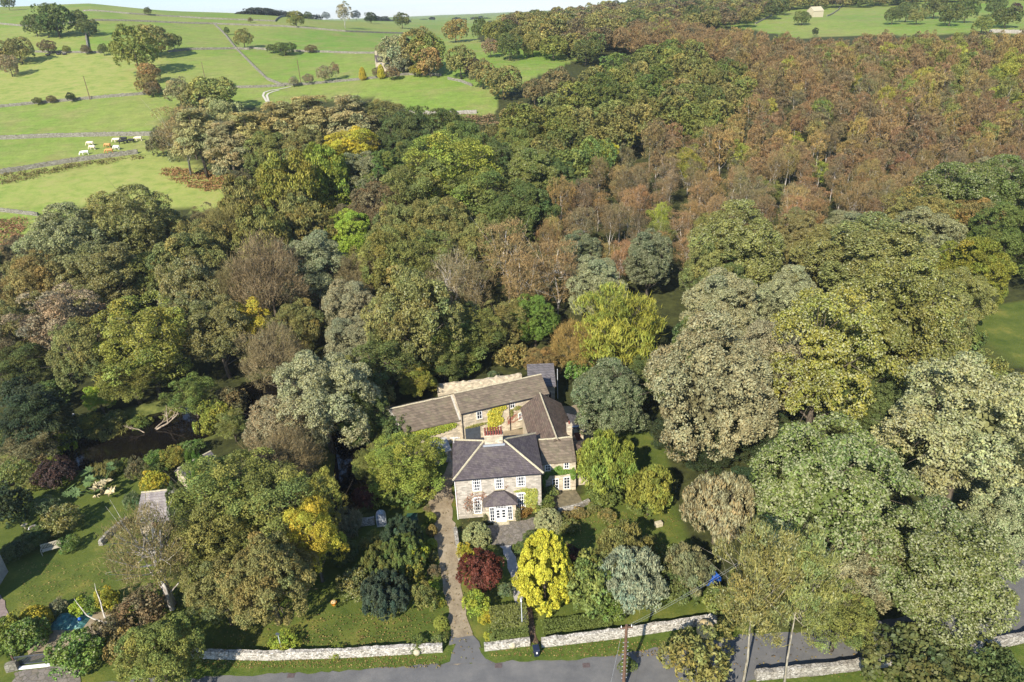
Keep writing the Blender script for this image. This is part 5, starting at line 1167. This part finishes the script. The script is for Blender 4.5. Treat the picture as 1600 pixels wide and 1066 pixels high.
# field trees on the hill: cx, top, w, kind, colour, aspect, label
FT = '''
48 22 34 fround1 dark .95|field oak, left one of the hill clump
78 5 58 fround1 dark .85|field oak, largest of the hill clump
65 22 36 fround0 dark .95|field oak, middle front of the hill clump
118 15 26 fround0 dark .9|small rounded oak right of the hill clump
132 29 34 fround1 dark .75|lone oak at the head of the short pale wall
22 58 44 fround1 olive .9|oak at the left frame edge above the lying cattle
-5 62 40 fround0 olive .9|oak cut by the left frame edge above its shadow
8 85 30 fround1 pink 1.1|pinkish bare tree at the left frame edge
8 -8 22 fround0 dark 1|dark tree at the very top left corner
200 38 72 fround0 mid 1.05|biggest field oak, left bright half of its clump
232 38 60 fround1 olive .8|dark right half of the big field oak clump
268 52 26 fround0 dark .95|small oak at the right end of the big clump
228 98 34 fround1 ochre .9|orange-brown hawthorn, upper of the hedge
225 115 36 fround0 ochre .9|orange-brown hawthorn, middle of the hedge
235 128 30 fround1 brown .75|brown hawthorn, lowest of the hedge
273 120 44 fround0 pale 1|grey willow-like bush left of the dark rounded oak
325 120 78 fround1 olive .7|dark rounded oak above the ochre row
300 130 50 fround0 olive .9|olive oak beside the dark rounded one
377 44 30 fround0 olive 1|lone oak at the corner of the sloping wall
353 42 9 fround0 dark 1.3|tiny bush beside the sloping wall
460 17 28 fround1 mid .85|lone oak on the skyline field
229 11 12 fround0 dark 1|small bush on the hill below the skyline tree
232 -4 18 fround0 dark .9|small skyline tree above the hill bush
390 27 8 fround0 brown 1|tiny thorn in the top field
534 2 26 fbirch0 pink 1.5|pale bare tree on the skyline
508 17 14 fround0 dark .9|dark skyline tree left of the pale bare one
480 18 14 fround0 dark .8|dark low skyline tree at the field top
555 16 16 fround0 deep .9|dark bush right of the pale skyline tree
578 19 20 fround1 deep .8|second dark bush right of the pale skyline tree
626 19 26 fround0 dark .9|rounded dark tree on the skyline field edge
70 62 27 fround0 brown .8|brown hawthorn above the lying cattle
102 71 13 fround0 mid .9|small green hawthorn on the upper wall
132 70 16 fround0 brown .9|brown hawthorn at the foot of the short wall
158 68 16 fround0 dark 1.1|dark hawthorn left of the biggest field oak
56 152 15 fround0 dark .8|dark thorn bush on the wall, leftmost of three
78 149 15 fround0 brown .8|brown thorn bush on the wall, middle of three
108 144 14 fround0 deep 1.1|dark green bush on the wall, rightmost of three
443 66 38 fround1 dark .5|dark gorse patch on the hill wall
425 69 22 fround0 dark .6|gorse bush at the left of the hill wall patch
485 70 20 fround0 brown .6|brown gorse bush at the right of the hill wall patch
457 119 16 fround0 pale 1|pale bush left of the twin cream bushes
480 115 18 fround0 pink .9|pinkish bush near the twin cream bushes
505 102 26 fround0 pale 1|cream bush, left of a pair on the farm wall
522 97 18 fbirch0 brown 1.5|brown bush, right of a pair on the farm wall
652 42 66 fround0 olive 1.0|tallest tree of the far farm garden
618 55 60 fround1 pale .9|pale willow at the left of the farm garden
665 50 60 fround0 mid 1|yellow-green tree at the right of the farm garden
600 65 32 fround0 grey 1|grey-green tree above the far farmhouse
625 77 36 fround1 pale 1|brownish tree behind the far farm roofs
632 88 20 fround0 blue 1.1|blue-green conifer-like tree beside the farm roofs
669 74 44 fround1 ochre 1|rounded orange-brown tree with a clear trunk below the farm
612 105 24 fround0 brown .8|brown shrub in front of the farm
650 100 24 fround0 ygreen .8|yellow shrub beside the farm wall
588 105 16 fround0 brown 1|small brown bush between the two gold cypresses
718 70 50 fround0 olive 1|oak below the far farm, left of the purple one
738 90 32 fround1 purple 1|purple-brown tree between oaks
752 92 44 fround0 olive 1|oak just right of the purple-brown tree
785 103 62 fround1 olive .8|broad oak right at the round green field corner
765 60 28 fround0 pink 1|pinkish small tree above the wall of the upper paddock
795 52 44 fround1 dark .9|dark oak in the upper paddock row
825 73 16 fround0 mid 1|small round tree in the upper paddock row
865 55 46 fround0 mid .8|yellowish oak in the upper paddock row
915 62 50 fround1 dark .75|dark oak at the right end of the paddock row
750 27 30 fround0 dark 1.2|dark tall oak at the top of the paddock
770 32 40 fround1 mid .9|broad green oak at the top of the paddock
710 30 42 fround1 ochre .8|ochre tree behind the far farm
832 48 38 fround0 olive 1|olive oak behind the paddock row
870 105 55 fround0 brown .9|brown oak at the lower corner of the paddock
835 122 40 fround0 brown 1|brown birch-like tree at the round field corner
1255 17 26 fround1 dark .8|dark rounded tree left of the stone field barn
1275 43 10 fround0 deep 1.3|small dark holly at the wood edge below the barn
1130 20 12 fround0 brown .8|small round thorn in the far right field, left one
1177 19 10 fround0 brown .9|small round thorn in the far right field, right one
1398 10 26 fround0 dark 1|oak, leftmost of the far right clump
1420 3 34 fround1 dark .85|oak in the middle of the far right clump
1437 11 28 fround0 olive .9|oak at the front of the far right clump
1465 -6 36 fround1 dark .9|oak behind the far right clump
1490 4 34 fround0 dark 1|dark oak left of the roadside pair at far right
1515 -2 38 fround1 dark .9|dark oak right of the roadside pair at far right
1540 22 30 fround0 mid 1|olive tree standing at the right wood edge
1480 22 20 fround0 dark .7|low dark shrub in the far right field
1578 10 44 fround1 dark .7|dark oak at the right frame edge of the far field
1560 -4 30 fround0 dark .9|dark tree at the top right corner
1590 4 20 fround0 purple .9|purple-brown small tree at the top right corner
958 170 30 fround0 ygreen .9|yellow-green small tree between oaks and birches
'''
for ln in FT.strip().splitlines():
    a, lab = ln.split('|'); a = a.split(); cx, top, w = map(float, a[:3]); asp = float(a[5])
    x, y, D, Hh, t = solve(cx, top, w, asp)
    plant(a[3], x, y, D, Hh, [v * 1.2 for v in C_[a[4]]], lab)
for cx, top, w, l in ((565, 105, 12, 'far golden cypress, left of the pair by the farm'), (594, 101, 13, 'far golden cypress, right of the pair by the farm')):
    x, y, D, Hh, t = solve(cx, top, w, 1.6); plant('cypress0', x, y, D, Hh, C_['gold'], l)
# garden shrubs: cx, base-ish y, w, kind, colour, h/w, label
SH = '''
674 814 18 dome0 ygreen .8|yellow-green ball in the row along the drive, topmost
675 834 18 dome0 ochre .9|brownish ball in the row along the drive, second from the top
675 855 18 dome0 lime .8|bright ball in the row along the drive, third from the top
677 874 18 dome0 mid .8|green ball in the row along the drive, fourth from the top
680 900 22 bush0 brown .9|brown shrub in the row along the drive
678 926 22 bush0 lime .9|lime shrub in the row along the drive
686 950 22 bush1 ygreen .8|yellow-green shrub in the row along the drive
690 978 24 dome0 ygreen .7|yellow-green ball near the lower end of the drive
694 1002 20 bush1 green .7|green shrub at the lower left corner of the drive
655 880 40 bush1 yellow .9|yellow-leaved shrub behind the dark conifers
650 905 40 bush1 ygreen .9|yellow-green shrub right of the dark conifers
665 950 45 bush1 olive 1.0|olive shrub right of the lowest dark conifer
560 930 60 bush0 mid .7|green shrub left of the lowest dark conifer
580 860 40 bush1 olive .7|autumn shrub on the shaded lawn
540 880 50 bush0 dark .8|dark green shrub on the shaded lawn
545 830 50 grass0 pale .8|pale ornamental grass beside the dark gap
575 795 42 maple0 red 1.0|small red-leaved maple by the little wall
640 790 60 bush0 green .8|green shrub under the spreading tree beside the drive
600 790 60 bush1 ygreen .7|yellow-green undergrowth below the spreading tree
662 776 22 bush1 red .9|red-flowered shrub at the drive corner
668 800 14 bush1 pink .9|pink-flowered bush at the drive corner
655 1012 34 bush0 green .5|dark glossy bush, left one behind the left wall
686 1008 26 bush0 mid .6|dark glossy bush, right one behind the left wall
445 1012 50 bush1 lime .4|lime trailing plant over the roadside wall
525 1022 30 bush1 ygreen .4|yellow-green trailing plant over the roadside wall
760 975 26 bush1 yellow 1.0|yellow variegated shrub left of the clipped hedge
765 1003 20 bush1 yellow .9|yellow variegated shrub at the wall end by the drive
790 930 28 bush0 blue .7|grey-green low shrub beside the garden path
770 905 30 bush0 dark .7|dark low shrub between maple and path
860 775 26 bush0 mid .6|green low shrub at the side wing foot
820 800 40 bush1 orange .4|orange-tinted flower bed right of the porch
850 795 40 bush0 green .5|green flower bed shrubs right of the porch
885 830 40 bush1 mid .5|green border plants at the lawn edge
905 808 30 bush1 ochre .5|ochre border plants at the lawn top
830 850 30 bush0 dark .8|dark shrub by the terrace right side
815 865 26 bush0 green .7|dark green shrub beside the path top
895 885 40 bush1 purple .9|dark purple shrub behind the golden cypress
925 955 60 bush0 green .8|green hedge shrub behind the white wall, left
960 965 50 bush1 bright .8|bright green shrub behind the white wall, middle
1060 940 70 bush0 dark .9|dark shrub behind the white wall, right
1120 960 50 bush0 mid 1.0|green shrub at the right end of the white wall
1140 985 40 bush1 olive .9|straggly olive shrub by the straw stack
1155 940 50 bush0 dark 1.1|dark shrub under the enormous green sycamore
1000 800 50 bush0 green .6|low green shrub under the upright trees
945 790 60 bush0 green .8|green shrub below the rounded yellow-green tree
960 755 50 bush0 dark 1.0|dark shrub behind the rounded yellow-green tree
1040 880 40 bush1 mid .7|green border shrub beside the overgrown wall
130 960 34 bush0 lime .8|bright yellow-green laurel at the lawn edge, left
150 955 34 bush0 bright .8|bright yellow-green laurel at the lawn edge, right
95 958 28 bush0 grey .9|grey-green bush left of the tarpaulin
130 1040 84 bush0 bright .65|large glossy laurel beside the metal gate
172 950 40 bush1 yellow .9|yellow autumn bush beside the silver birch
185 1000 60 bush1 brown .8|rusty brown bush under the silver birch
215 1030 70 bush1 ochre .8|ochre bush left of the bottom left tree
230 970 90 bush1 brown .6|brown thicket at the birch foot
95 760 64 maple0 purple .75|dark purple maple beside the giant leaves
78 802 40 bush1 blue .7|blue-green bush below the purple maple
105 830 60 bush0 mid .7|green shrub at the lawn top left
112 860 34 bush1 bright .7|bright green shrub at the lawn edge beside the bench
30 760 60 bush1 mid .7|green waterside shrub at far left
40 730 50 bush1 ygreen .6|yellow-green waterside reeds at far left
85 745 50 grass0 ygreen .6|tall yellow-green grass on the near river bank
165 745 44 grass0 olive .6|olive grass on the near river bank
218 752 34 bush1 brown 1.2|rusty brown feathery shrub beyond the giant leaves
246 766 40 bush1 yellow .9|bright yellow shrub beside the rusty brown one
275 728 40 bush1 ygreen .8|yellow-green shrub at the near river bank
300 712 50 bush1 bright .5|green bank shrub below the fallen branch
210 790 30 grass0 blue .8|grey-green spiky plant at the lawn top
245 745 36 bush0 green .6|dark green shrub behind the stone hut
340 680 60 bush1 ygreen .9|drooping yellow-green bush beside the river
370 690 50 ash0 mid 1.1|green bank tree beside the river
50 690 50 bush1 olive .6|olive bank growth on the far river side
105 672 50 bush1 mid .5|green bank growth below the lime tree
170 665 60 grass0 olive .4|olive bank grass beneath the yellow-green ash
20 700 60 bush0 dark .8|dark bank shrub at the left frame edge
40 640 60 bush0 deep .9|deep green shrub under the dark spruce
90 640 60 bush0 dark .8|dark shrub beside the blue barrel
20 820 80 bush0 deep .8|deep green shrub in the shade at the left frame edge
60 850 50 bush0 dark .5|dark low shrubs behind the bench
30 870 50 bush0 dark .5|dark low bed left of the bench
55 1012 60 bush0 bright .9|large green laurel left of the metal gate
20 1010 60 bush0 ygreen .9|yellow-green laurel at the left frame edge
60 980 46 dome0 yellow .8|clipped yellow hedge ball above the green laurels
45 992 40 dome0 ygreen .8|clipped yellow-green hedge ball beside the yellow one
265 870 60 bush0 dark 1.0|dark ivy bush behind the silver birch
540 660 60 bush0 dark 1.0|dark bush at the river tail
590 640 60 bush0 olive .9|olive bush left of the barn gable
655 625 60 ash0 ygreen 1.0|yellow-olive tree against the left barn rear
710 604 16 dome0 dark 1.3|dark clipped ball on the retaining wall
772 598 20 bush0 blue 1.0|blue-green bush on the retaining wall
850 610 20 bush1 mid .8|green bush behind the barn ridge
905 600 50 bush0 bright .9|bright green bush right of the white pole
925 660 50 bush0 dark 1.0|dark bush right of the rear wing
940 640 50 bush0 dark 1.0|deep shaded bush under the blue-green tree
800 575 60 bush1 ochre .7|ochre bank shrub above the outhouse
730 585 60 bush1 green .7|green bank shrub on top of the retaining wall
670 600 60 bush1 mid .7|green bank shrub left of the retaining wall
620 700 60 bush0 dark .9|dark shrub in front of the boarded gable
985 640 50 bush1 bright .8|bright green shrub at the foot of the dense blue-green tree
1000 590 40 bush0 dark 1.0|dark shrub beneath the fan-shaped willow
1500 555 60 bush0 green .8|green shrub at the meadow edge
1560 650 90 bush0 mid .8|green shrubs above the pale cream tree
1530 600 70 bush1 olive .7|olive shrub at the lower edge of the meadow
980 1050 30 bush1 green 1.0|leafy ivy at the foot of the telegraph pole
928 800 24 bush1 mid .7|small green plant in the right lawn border, topmost
950 815 30 bush0 olive .7|olive plant in the right lawn border, second from the top
978 836 30 bush1 green .7|green plant in the right lawn border, third from the top
1010 858 34 bush1 olive .7|olive plant in the right lawn border, lowest
885 812 24 bush1 ochre .6|ochre plant at the inner corner of the lawn
215 655 40 bush0 green .6|green waterside bush under the yellow-green ash
265 640 36 bush1 mid .6|small leafy bush on the far bank above the fallen branch
140 665 40 bush1 ygreen .5|yellow-green tussock on the far bank beside the lime tree
180 655 36 bush0 mid .6|mid green tussock on the far bank behind the pool
245 722 34 bush0 bright .5|bright green tussock on the near bank of the pool
190 735 34 bush1 green .5|green tussock on the near bank above the giant leaves
60 765 40 bush1 olive .8|olive waterside shrub left of the purple maple
'''
for ln in SH.strip().splitlines():
    a, lab = ln.split('|'); a = a.split(); cx, by, w = map(float, a[:3]); asp = float(a[5]); p = ground(cx, by)
    t = float((p - CAMP) @ fw); D = w * t / FPX
    plant(a[3], p[0], p[1], D, D * asp, (*C_[a[4]], .1 if a[4] in ('bright', 'mid', 'grey', 'blue') else 0), lab)
# clipped hedge behind the short wall
def hedge(px, h, w, col, label, seed=3, dens=260, leaf=.075, name='clipped_hedge', al=.0):
    P = [ground(*q) for q in px]; rg = np.random.default_rng(seed); A = []; Nn = []
    for i in range(len(P) - 1):
        d = P[i + 1] - P[i]; L = np.linalg.norm(d[:2]); d = d / L; n_ = np.array([-d[1], d[0], 0]); k = int(L * (2 * h + w) * dens)
        s = rg.uniform(-.2, L + .2, k); f = rg.choice(3, k, p=[h / (2 * h + w), w / (2 * h + w), h / (2 * h + w)]); u = rg.uniform(0, 1, k)
        wob = .08 * np.sin(s * 2.1 + i) + rg.normal(size=k) * .06
        off = np.where(f == 0, -w / 2 - wob, np.where(f == 2, w / 2 + wob, (u - .5) * w)); zz = np.where(f == 1, h + wob, u * h)
        A.append(P[i][None] * [1, 1, 0] + d * s[:, None] * [1, 1, 0] + n_ * off[:, None] + UP * zz[:, None]); Nn.append(np.where(f[:, None] == 0, -n_, np.where(f[:, None] == 2, n_, UP)))
    A = np.concatenate(A); Nn = nrm(np.concatenate(Nn) + rg.normal(size=A.shape) * .5); n = len(A)
    V, F = quads(A, Nn, leaf * rg.uniform(.7, 1.3, n), leaf * .7, rg); t = rg.uniform(.6, 1.3, n)
    o = meshobj(name, npmesh(name, V, F, LEAF, np.stack([t, t, t, rg.uniform(0, 1, n)], 1))); o.color = (*col, al); return tagit(o, label, 'hedge')
hedge([(770, 982), (800, 978), (822, 976)], 1.6, 2.6, C_['mid'], 'dense green clipped hedge block behind the short wall', al=.08)
hedge([(768, 1003), (822, 995)], 1.3, 1.2, C_['green'], 'smooth low green hedge face right behind the short wall', 4)
hedge([(850, 985), (900, 978), (950, 972)], .7, 1.2, C_['green'], 'low dark hedge strip below the golden cypress', 5)
hedge([(10, 1030), (40, 1005), (75, 985)], 1.8, 1.8, C_['bright'], 'sprawling laurel hedge along the parking space', 6, 150, .11, 'laurel_hedge', .1)

# ------------------------------------------------------------------ woodland, tree by tree
ZB = [(868, 300), (958, 250), (1008, 205), (1130, 192), (1205, 140), (1100, 80), (960, 60), (1010, 40), (1110, 48), (1180, 62), (1240, 68), (1330, 66), (1545, 62), (1800, 70), (1800, 300), (1600, 262), (1500, 262), (1430, 300), (1380, 325), (1270, 345), (1100, 380), (1040, 405), (900, 410), (845, 380), (858, 330)]
ZO = [(775, 210), (830, 150), (905, 125), (985, 85), (1100, 75), (1205, 138), (1130, 195), (1008, 208), (960, 252), (880, 300), (800, 270)]
ZF = [(790, 30), (960, 8), (1060, -10), (1700, -60), (1700, -20), (1240, 0), (1180, 20), (1010, 38), (960, 60), (1100, 80), (1000, 85), (905, 100), (870, 60), (770, 40)]
ZC_ = [(262, 200), (300, 180), (560, 175), (700, 190), (800, 200), (880, 300), (860, 400), (840, 470), (880, 560), (860, 580), (690, 590), (600, 640), (520, 600), (470, 600), (300, 600), (-100, 600), (-100, 430), (100, 345), (140, 320), (330, 340), (385, 300), (300, 250)]
ZR_ = [(1040, 410), (1110, 380), (1280, 350), (1380, 330), (1440, 300), (1500, 265), (1600, 265), (1800, 300), (1800, 420), (1520, 480), (1500, 560), (1600, 620), (1800, 700), (1800, 850), (1560, 850), (1200, 850), (1090, 700), (1050, 560)]
rg = np.random.default_rng(21)
def grid(sp, y0, y1, seed):
    r = np.random.default_rng(seed); L = []; y = y0
    while y < y1:
        x = -.85 * y
        while x < .95 * y:
            L.append((x + r.uniform(-.42, .42) * sp, y + r.uniform(-.42, .42) * sp)); x += sp
        y += sp * .9
    return np.array(L)
def zone(pts, h, poly):
    z = terr0(pts[:, 0], pts[:, 1]) + h * .7; q = proj(np.stack([pts[:, 0], pts[:, 1], z], 1)); return inpoly(q[0], q[1], poly) & (q[0] > -60) & (q[0] < 1660) & (q[1] > -40), q
def free(x, y, r, f=.62):
    for a, b, c in OCC:
        if abs(a - x) < c + r and (a - x) ** 2 + (b - y) ** 2 < (f * (c + r)) ** 2: return False
    return True
g = grid(6.0, 95, 480, 1); ok, q = zone(g, 11, ZB); g = g[ok]; qx, qy = q[0][ok], q[1][ok]
inO = inpoly(qx, qy, ZO); g, qx, qy = g[~inO], qx[~inO], qy[~inO]
order = np.argsort(g[:, 1]); far_list = []; nb = 0
def where(px, py):
    v = 'at the lower edge' if py > 300 else 'low down' if py > 240 else 'half way up' if py > 180 else 'high up' if py > 130 else 'near the top'
    h = 'at the left end' if px < 960 else 'left of the middle' if px < 1120 else 'in the middle' if px < 1280 else 'right of the middle' if px < 1440 else 'at the right end'
    return v + ' of the birch wood ' + h
for i in order:
    x, y = g[i]
    if not free(x, y, 2.6, .7): continue
    up = sstep(1200, 1500, qx[i]) * sstep(270, 120, qy[i]); r = rg.uniform()
    patch = math.sin(x * .045 + 1) * math.cos(y * .038) + math.sin(x * .11 + y * .07) * .5
    if r < .05 + .3 * up + (.10 if patch > .7 else 0): c = C_['mid'] if rg.uniform() < .65 else C_['ygreen']; sp_c = 'olive'
    elif r < .2 + .35 * up: c = tuple(np.array(C_['ochre'])); sp_c = 'ochre'
    elif rg.uniform() < .3: c = C_['brown']; sp_c = 'brown'
    else: c = C_['russet']; sp_c = 'russet'
    c = np.array(c) * rg.uniform(.85, 1.15); D = rg.uniform(4.6, 8.2); Hh = rg.uniform(8.5, 13.5)
    if sp_c == 'olive': D *= 1.15
    if nb < 290:
        kind = RNG.choice(['birch0', 'birch1', 'birch2']) if y < 185 else 'fbirch%d' % RNG.randint(0, 1)
        size = 'small' if Hh < 10 else 'tall' if Hh > 12 else 'broad' if D > 6.6 else 'narrow'
        tone = 'bright' if c.sum() > .52 else 'dull' if c.sum() < .41 else 'soft'
        plant(kind, x, y, D, Hh, c, size + ' ' + tone + ' ' + sp_c + ' birch, ' + where(qx[i], qy[i]), sp_c + ' birches of the right hillside wood'); nb += 1
    else: far_list.append((x, y, D, Hh, c))
# far part of the birch wood and of the ridge woods: one mass each
def mass(name, L, keys, label, sub=.7, zoff=0):
    Vs, Fs, Ts = [], [], []; k = 0; r = np.random.default_rng(4); srcs = []
    for key in keys:
        me, _, D0, H0 = PROTO[key]; n = len(me.vertices); a = np.empty(n * 3, np.float32); me.vertices.foreach_get('co', a); t = np.empty(len(me.polygons) * 4, np.float32); me.attributes['tint'].data.foreach_get('color', t); srcs.append((a.reshape(-1, 4, 3), t.reshape(-1, 4), D0, H0))
    for x, y, D, Hh, c in L:
        a, t, D0, H0 = srcs[r.integers(len(srcs))]; f = float(np.clip(1.2 - (y - 200) / 500, .35, 1)) * sub; m_ = r.uniform(size=len(a)) < f; a, t = a[m_], t[m_]
        cen = a.mean(1, keepdims=True); a = cen + (a - cen) / math.sqrt(f); w = r.uniform(0, 6.28); cw, sw = math.cos(w), math.sin(w)
        v = a * np.array([D / D0, D / D0, Hh / H0]); v = np.stack([v[..., 0] * cw - v[..., 1] * sw + x, v[..., 0] * sw + v[..., 1] * cw + y, v[..., 2] + float(terr0(x, y)) - zoff], -1).reshape(-1, 3)
        Vs.append(v); n = len(v) // 4; Fs.append(np.arange(4 * n).reshape(n, 4) + k); k += len(v); tt = t.copy(); tt[:, :3] *= np.array(c); tt[:, 3] *= .9; Ts.append(tt)
    o = meshobj(name, npmesh(name, np.concatenate(Vs), np.concatenate(Fs), LEAF, np.concatenate(Ts))); o.color = (1, 1, 1, 0)
    tagit(o, label, 'woodland', kind='stuff'); return o
if far_list: mass('distant_birch_wood', far_list, ['fbirch0', 'fbirch1'], 'distant russet and olive birch wood merging on the far right slope')
# oak wood in the fold of the valley
g = grid(10.5, 120, 520, 5); ok, q = zone(g, 12, ZO); g = g[ok]; g = g[np.argsort(g[:, 1])]; GO = 'oaks of the valley fold wood'
def lab_oak(x, y, c):
    a, b, _ = proj(np.array([x, y, T(x, y) + 9])); k = int(a - 760) // 45; side = 'edge of the round field' if a < 860 else 'left' if a < 920 else 'left centre' if a < 980 else 'centre' if a < 1040 else 'right centre' if a < 1100 else 'right'; return ('pale' if c.sum() > .43 else 'dark' if c.sum() < .33 else 'mid') + ' oak ' + ('in the nearest rows' if b > 215 else 'in the near rows' if b > 180 else 'in the middle rows' if b > 145 else 'in the far rows' if b > 115 else 'in the farthest rows') + ' of the valley oak wood, ' + side
for x, y in g:
    if free(x, y, 5.5, .6): c = np.array(C_['green' if rg.uniform() < .35 else 'olive' if rg.uniform() < .5 else 'mid']) * rg.uniform(.85, 1.2); plant('fround%d' % rg.integers(0, 3), x, y, rg.uniform(10, 15), rg.uniform(10, 14), c, ('tall ' if False else '') + lab_oak(x, y, c), GO)
def spot(a, b):
    return ('by the cattle field' if b < 250 else 'in the upper wood' if b < 330 else 'in the middle wood' if b < 430 else 'in the lower wood') + ' ' + ('at the left frame edge' if a < 130 else 'straight above the yellow-green ash' if a < 250 else 'left of the grey twiggy trees' if a < 350 else 'above the river bend' if a < 460 else 'left of the large leaning oak' if a < 570 else 'over the large leaning oak' if a < 700 else 'above the barns' if a < 800 else 'beside the birch slope')
# mixed fill in the near woods
g = grid(8.5, 84, 235, 6); ok, q = zone(g, 10, ZC_); qx, qy = q[0][ok], q[1][ok]; g = g[ok]
for (x, y), a_, b_ in zip(g, qx, qy):
    if free(x, y, 4.0, .68) and river_d(x, y) > 2.5:
        cn = RNG.choice(['olive', 'olive', 'green', 'green', 'brown', 'mid']); far = y > 175
        if y < 104 and inpoly(np.array([a_]), np.array([b_]), [(560, 470), (900, 470), (900, 640), (560, 640)])[0]: cn = 'green'
        if fieldm[np.abs(YS - y).argmin(), np.abs(XS - x).argmin()]: continue
        if -15 < x < 9 and y < 103: continue
        plant(RNG.choice(['fround0', 'fround1', 'fround2']) if far else RNG.choice(['ash1', 'oak0', 'syc1']), x, y, rg.uniform(7.5, 10.5), rg.uniform(8, 12), C_[cn], {'olive': 'dull olive', 'green': 'mid green', 'brown': 'brown', 'mid': 'yellowing green'}[cn] + ' tree between larger crowns, ' + spot(a_, b_), cn + ' trees between the crowns of the central wood')
g = grid(10, 84, 190, 8); ok, q = zone(g, 12, ZR_); g = g[ok]
for x, y in g:
    if free(x, y, 5, .68) and not inpoly(*[np.array([v]) for v in proj(np.array([x, y, 0.]))[:2]], G3)[0]:
        cn = RNG.choice(['olive', 'pale', 'dark']); plant(RNG.choice(['syc0', 'syc2', 'oak0']), x, y, rg.uniform(9, 12), rg.uniform(10, 14), (*C_[cn], .1), {'olive': 'olive', 'pale': 'pale', 'dark': 'dark'}[cn] + ' tree ' + ('standing far back' if y > 130 else 'standing mid way' if y > 100 else 'standing near') + ' half hidden behind the huge sycamores, ' + ('nearest the meadow' if x > 75 else 'nearest the birches' if y > 110 else 'nearest the road' if y < 75 else 'in the middle'), cn + ' trees behind the huge sycamores')
# ridge woods at the top
L = []
for x, y in grid(13, 330, 900, 9):
    z = T(x, y) + 8; a_, b_, _ = proj(np.array([x, y, z]))
    if inpoly(np.array([a_]), np.array([b_]), ZF)[0] and 740 < a_ < 1700: L.append((x, y, rg.uniform(9, 15), rg.uniform(8, 13), np.array(C_[['brown', 'olive', 'dark', 'olive'][rg.integers(0, 4)]]) * rg.uniform(.9, 1.3)))
print('ridge', len(L), 'birch individuals', nb, 'far birch', len(far_list), 'occ', len(OCC), 'objs', len(bpy.data.objects))
if L: mass('ridge_wood', L, ['fround0', 'fround2'], 'brown and green woodland along the skyline ridge at upper right', .5)
L = []
for px_, d_ in ((385, 575), (410, 590), (425, 600), (440, 640), (455, 650), (470, 640), (690, 1300), (720, 1250), (745, 1200), (600, 1000), (615, 1020), (640, 1500), (590, 900)):
    r_ = ray(px_, 20); x = r_[0] / r_[1] * d_
    for k in range(4): L.append((x + rg.uniform(-1, 1) * d_ * .02, d_ + rg.uniform(-12, 12), rg.uniform(10, 16), rg.uniform(3.5, 7), np.array([.08, .095, .07])))
mass('skyline_copse', L, ['fround0', 'fround1'], 'hazy dark copses on the far skyline', .5, 1.6)
# dead bracken on the field, nettles along walls: loose cover
def cover(name, px, n, col, label, seed, h=.5, leaf=.3):
    r = np.random.default_rng(seed); P = []
    xs = [p[0] for p in px]; ys = [p[1] for p in px]
    while len(P) < n:
        a_, b_ = r.uniform(min(xs), max(xs)), r.uniform(min(ys), max(ys))
        if inpoly(np.array([a_]), np.array([b_]), px)[0]: p = ground(a_, b_); P += [p + np.array([r.normal() * .7, r.normal() * .7, r.uniform(0, h)]) for _ in range(12)]
    P = np.array(P); V, F = quads(P, nrm(r.normal(size=P.shape) + UP), leaf * r.uniform(.6, 1.3, len(P)), leaf * .5, r); t = r.uniform(.6, 1.4, len(P))
    o = meshobj(name, npmesh(name, V, F, LEAF, np.stack([t, t, t, t * 0], 1))); o.color = (*col, 0); tagit(o, label, 'ground cover', kind='stuff')
cover('bracken', [(268, 262), (360, 272), (372, 296), (320, 300), (275, 285), (250, 268)], 2600, (.3, .17, .07), 'rusty dead bracken at the field corner', 1)
cover('bracken', [(0, 345), (30, 340), (45, 350), (20, 385), (0, 390)], 1200, (.3, .17, .08), 'rusty bracken at the left frame edge', 2)
cover('nettles', [(0, 274), (60, 266), (110, 258), (216, 243), (220, 248), (120, 264), (40, 282), (0, 290)], 1800, (.2, .17, .06), 'brown rough growth below the lower cow wall', 3)
cover('bracken', [(700, 180), (770, 180), (780, 195), (710, 196)], 1500, (.26, .18, .09), 'brown bracken below the round green field', 4)

r_ = np.random.default_rng(9); P = []
for x0, y0, x1, y1, n in ((300, 1024, 690, 1044, 900), (760, 1000, 1110, 1026, 800), (30, 880, 170, 960, 500), (330, 960, 640, 1015, 700), (690, 780, 740, 1030, 200), (560, 880, 700, 1000, 600), (880, 800, 1060, 880, 900), (1130, 985, 1500, 1060, 300)):
    for _ in range(n): p = at(r_.uniform(x0, x1), r_.uniform(y0, y1), .12); P.append(p + [0, 0, r_.uniform(0, .03)])
P = np.array(P); V, F = quads(P, nrm(UP + r_.normal(size=P.shape) * .35), .085 * r_.uniform(.6, 1.3, len(P)), .06, r_); t = r_.uniform(.4, 1.3, len(P)); o = meshobj('fallen_leaves', npmesh('fallen_leaves', V, F, LEAF, np.stack([t, t * r_.uniform(.7, 1.1, len(P)), t * .8, t * 0], 1))); o.color = (.27, .225, .08, 0)
tagit(o, 'scattered yellow-brown fallen leaves on the grass and road edge', 'fallen leaves', kind='stuff')

# pale autumn air over the valley
mb = MB(); mb.box(-4010, -310, -6, 4010, 4010, 96)
m, nd, lk = newmat('haze_air'); v = nd.new('ShaderNodeVolumePrincipled'); v.inputs['Color'].default_value = (.86, .91, 1, 1); v.inputs['Density'].default_value = .00011; v.inputs['Anisotropy'].default_value = .2
o = nd.new('ShaderNodeOutputMaterial'); lk.new(v.outputs[0], o.inputs['Volume'])
tagit(mb.obj('haze', m), 'faint pale haze over the valley', 'haze', kind='stuff')
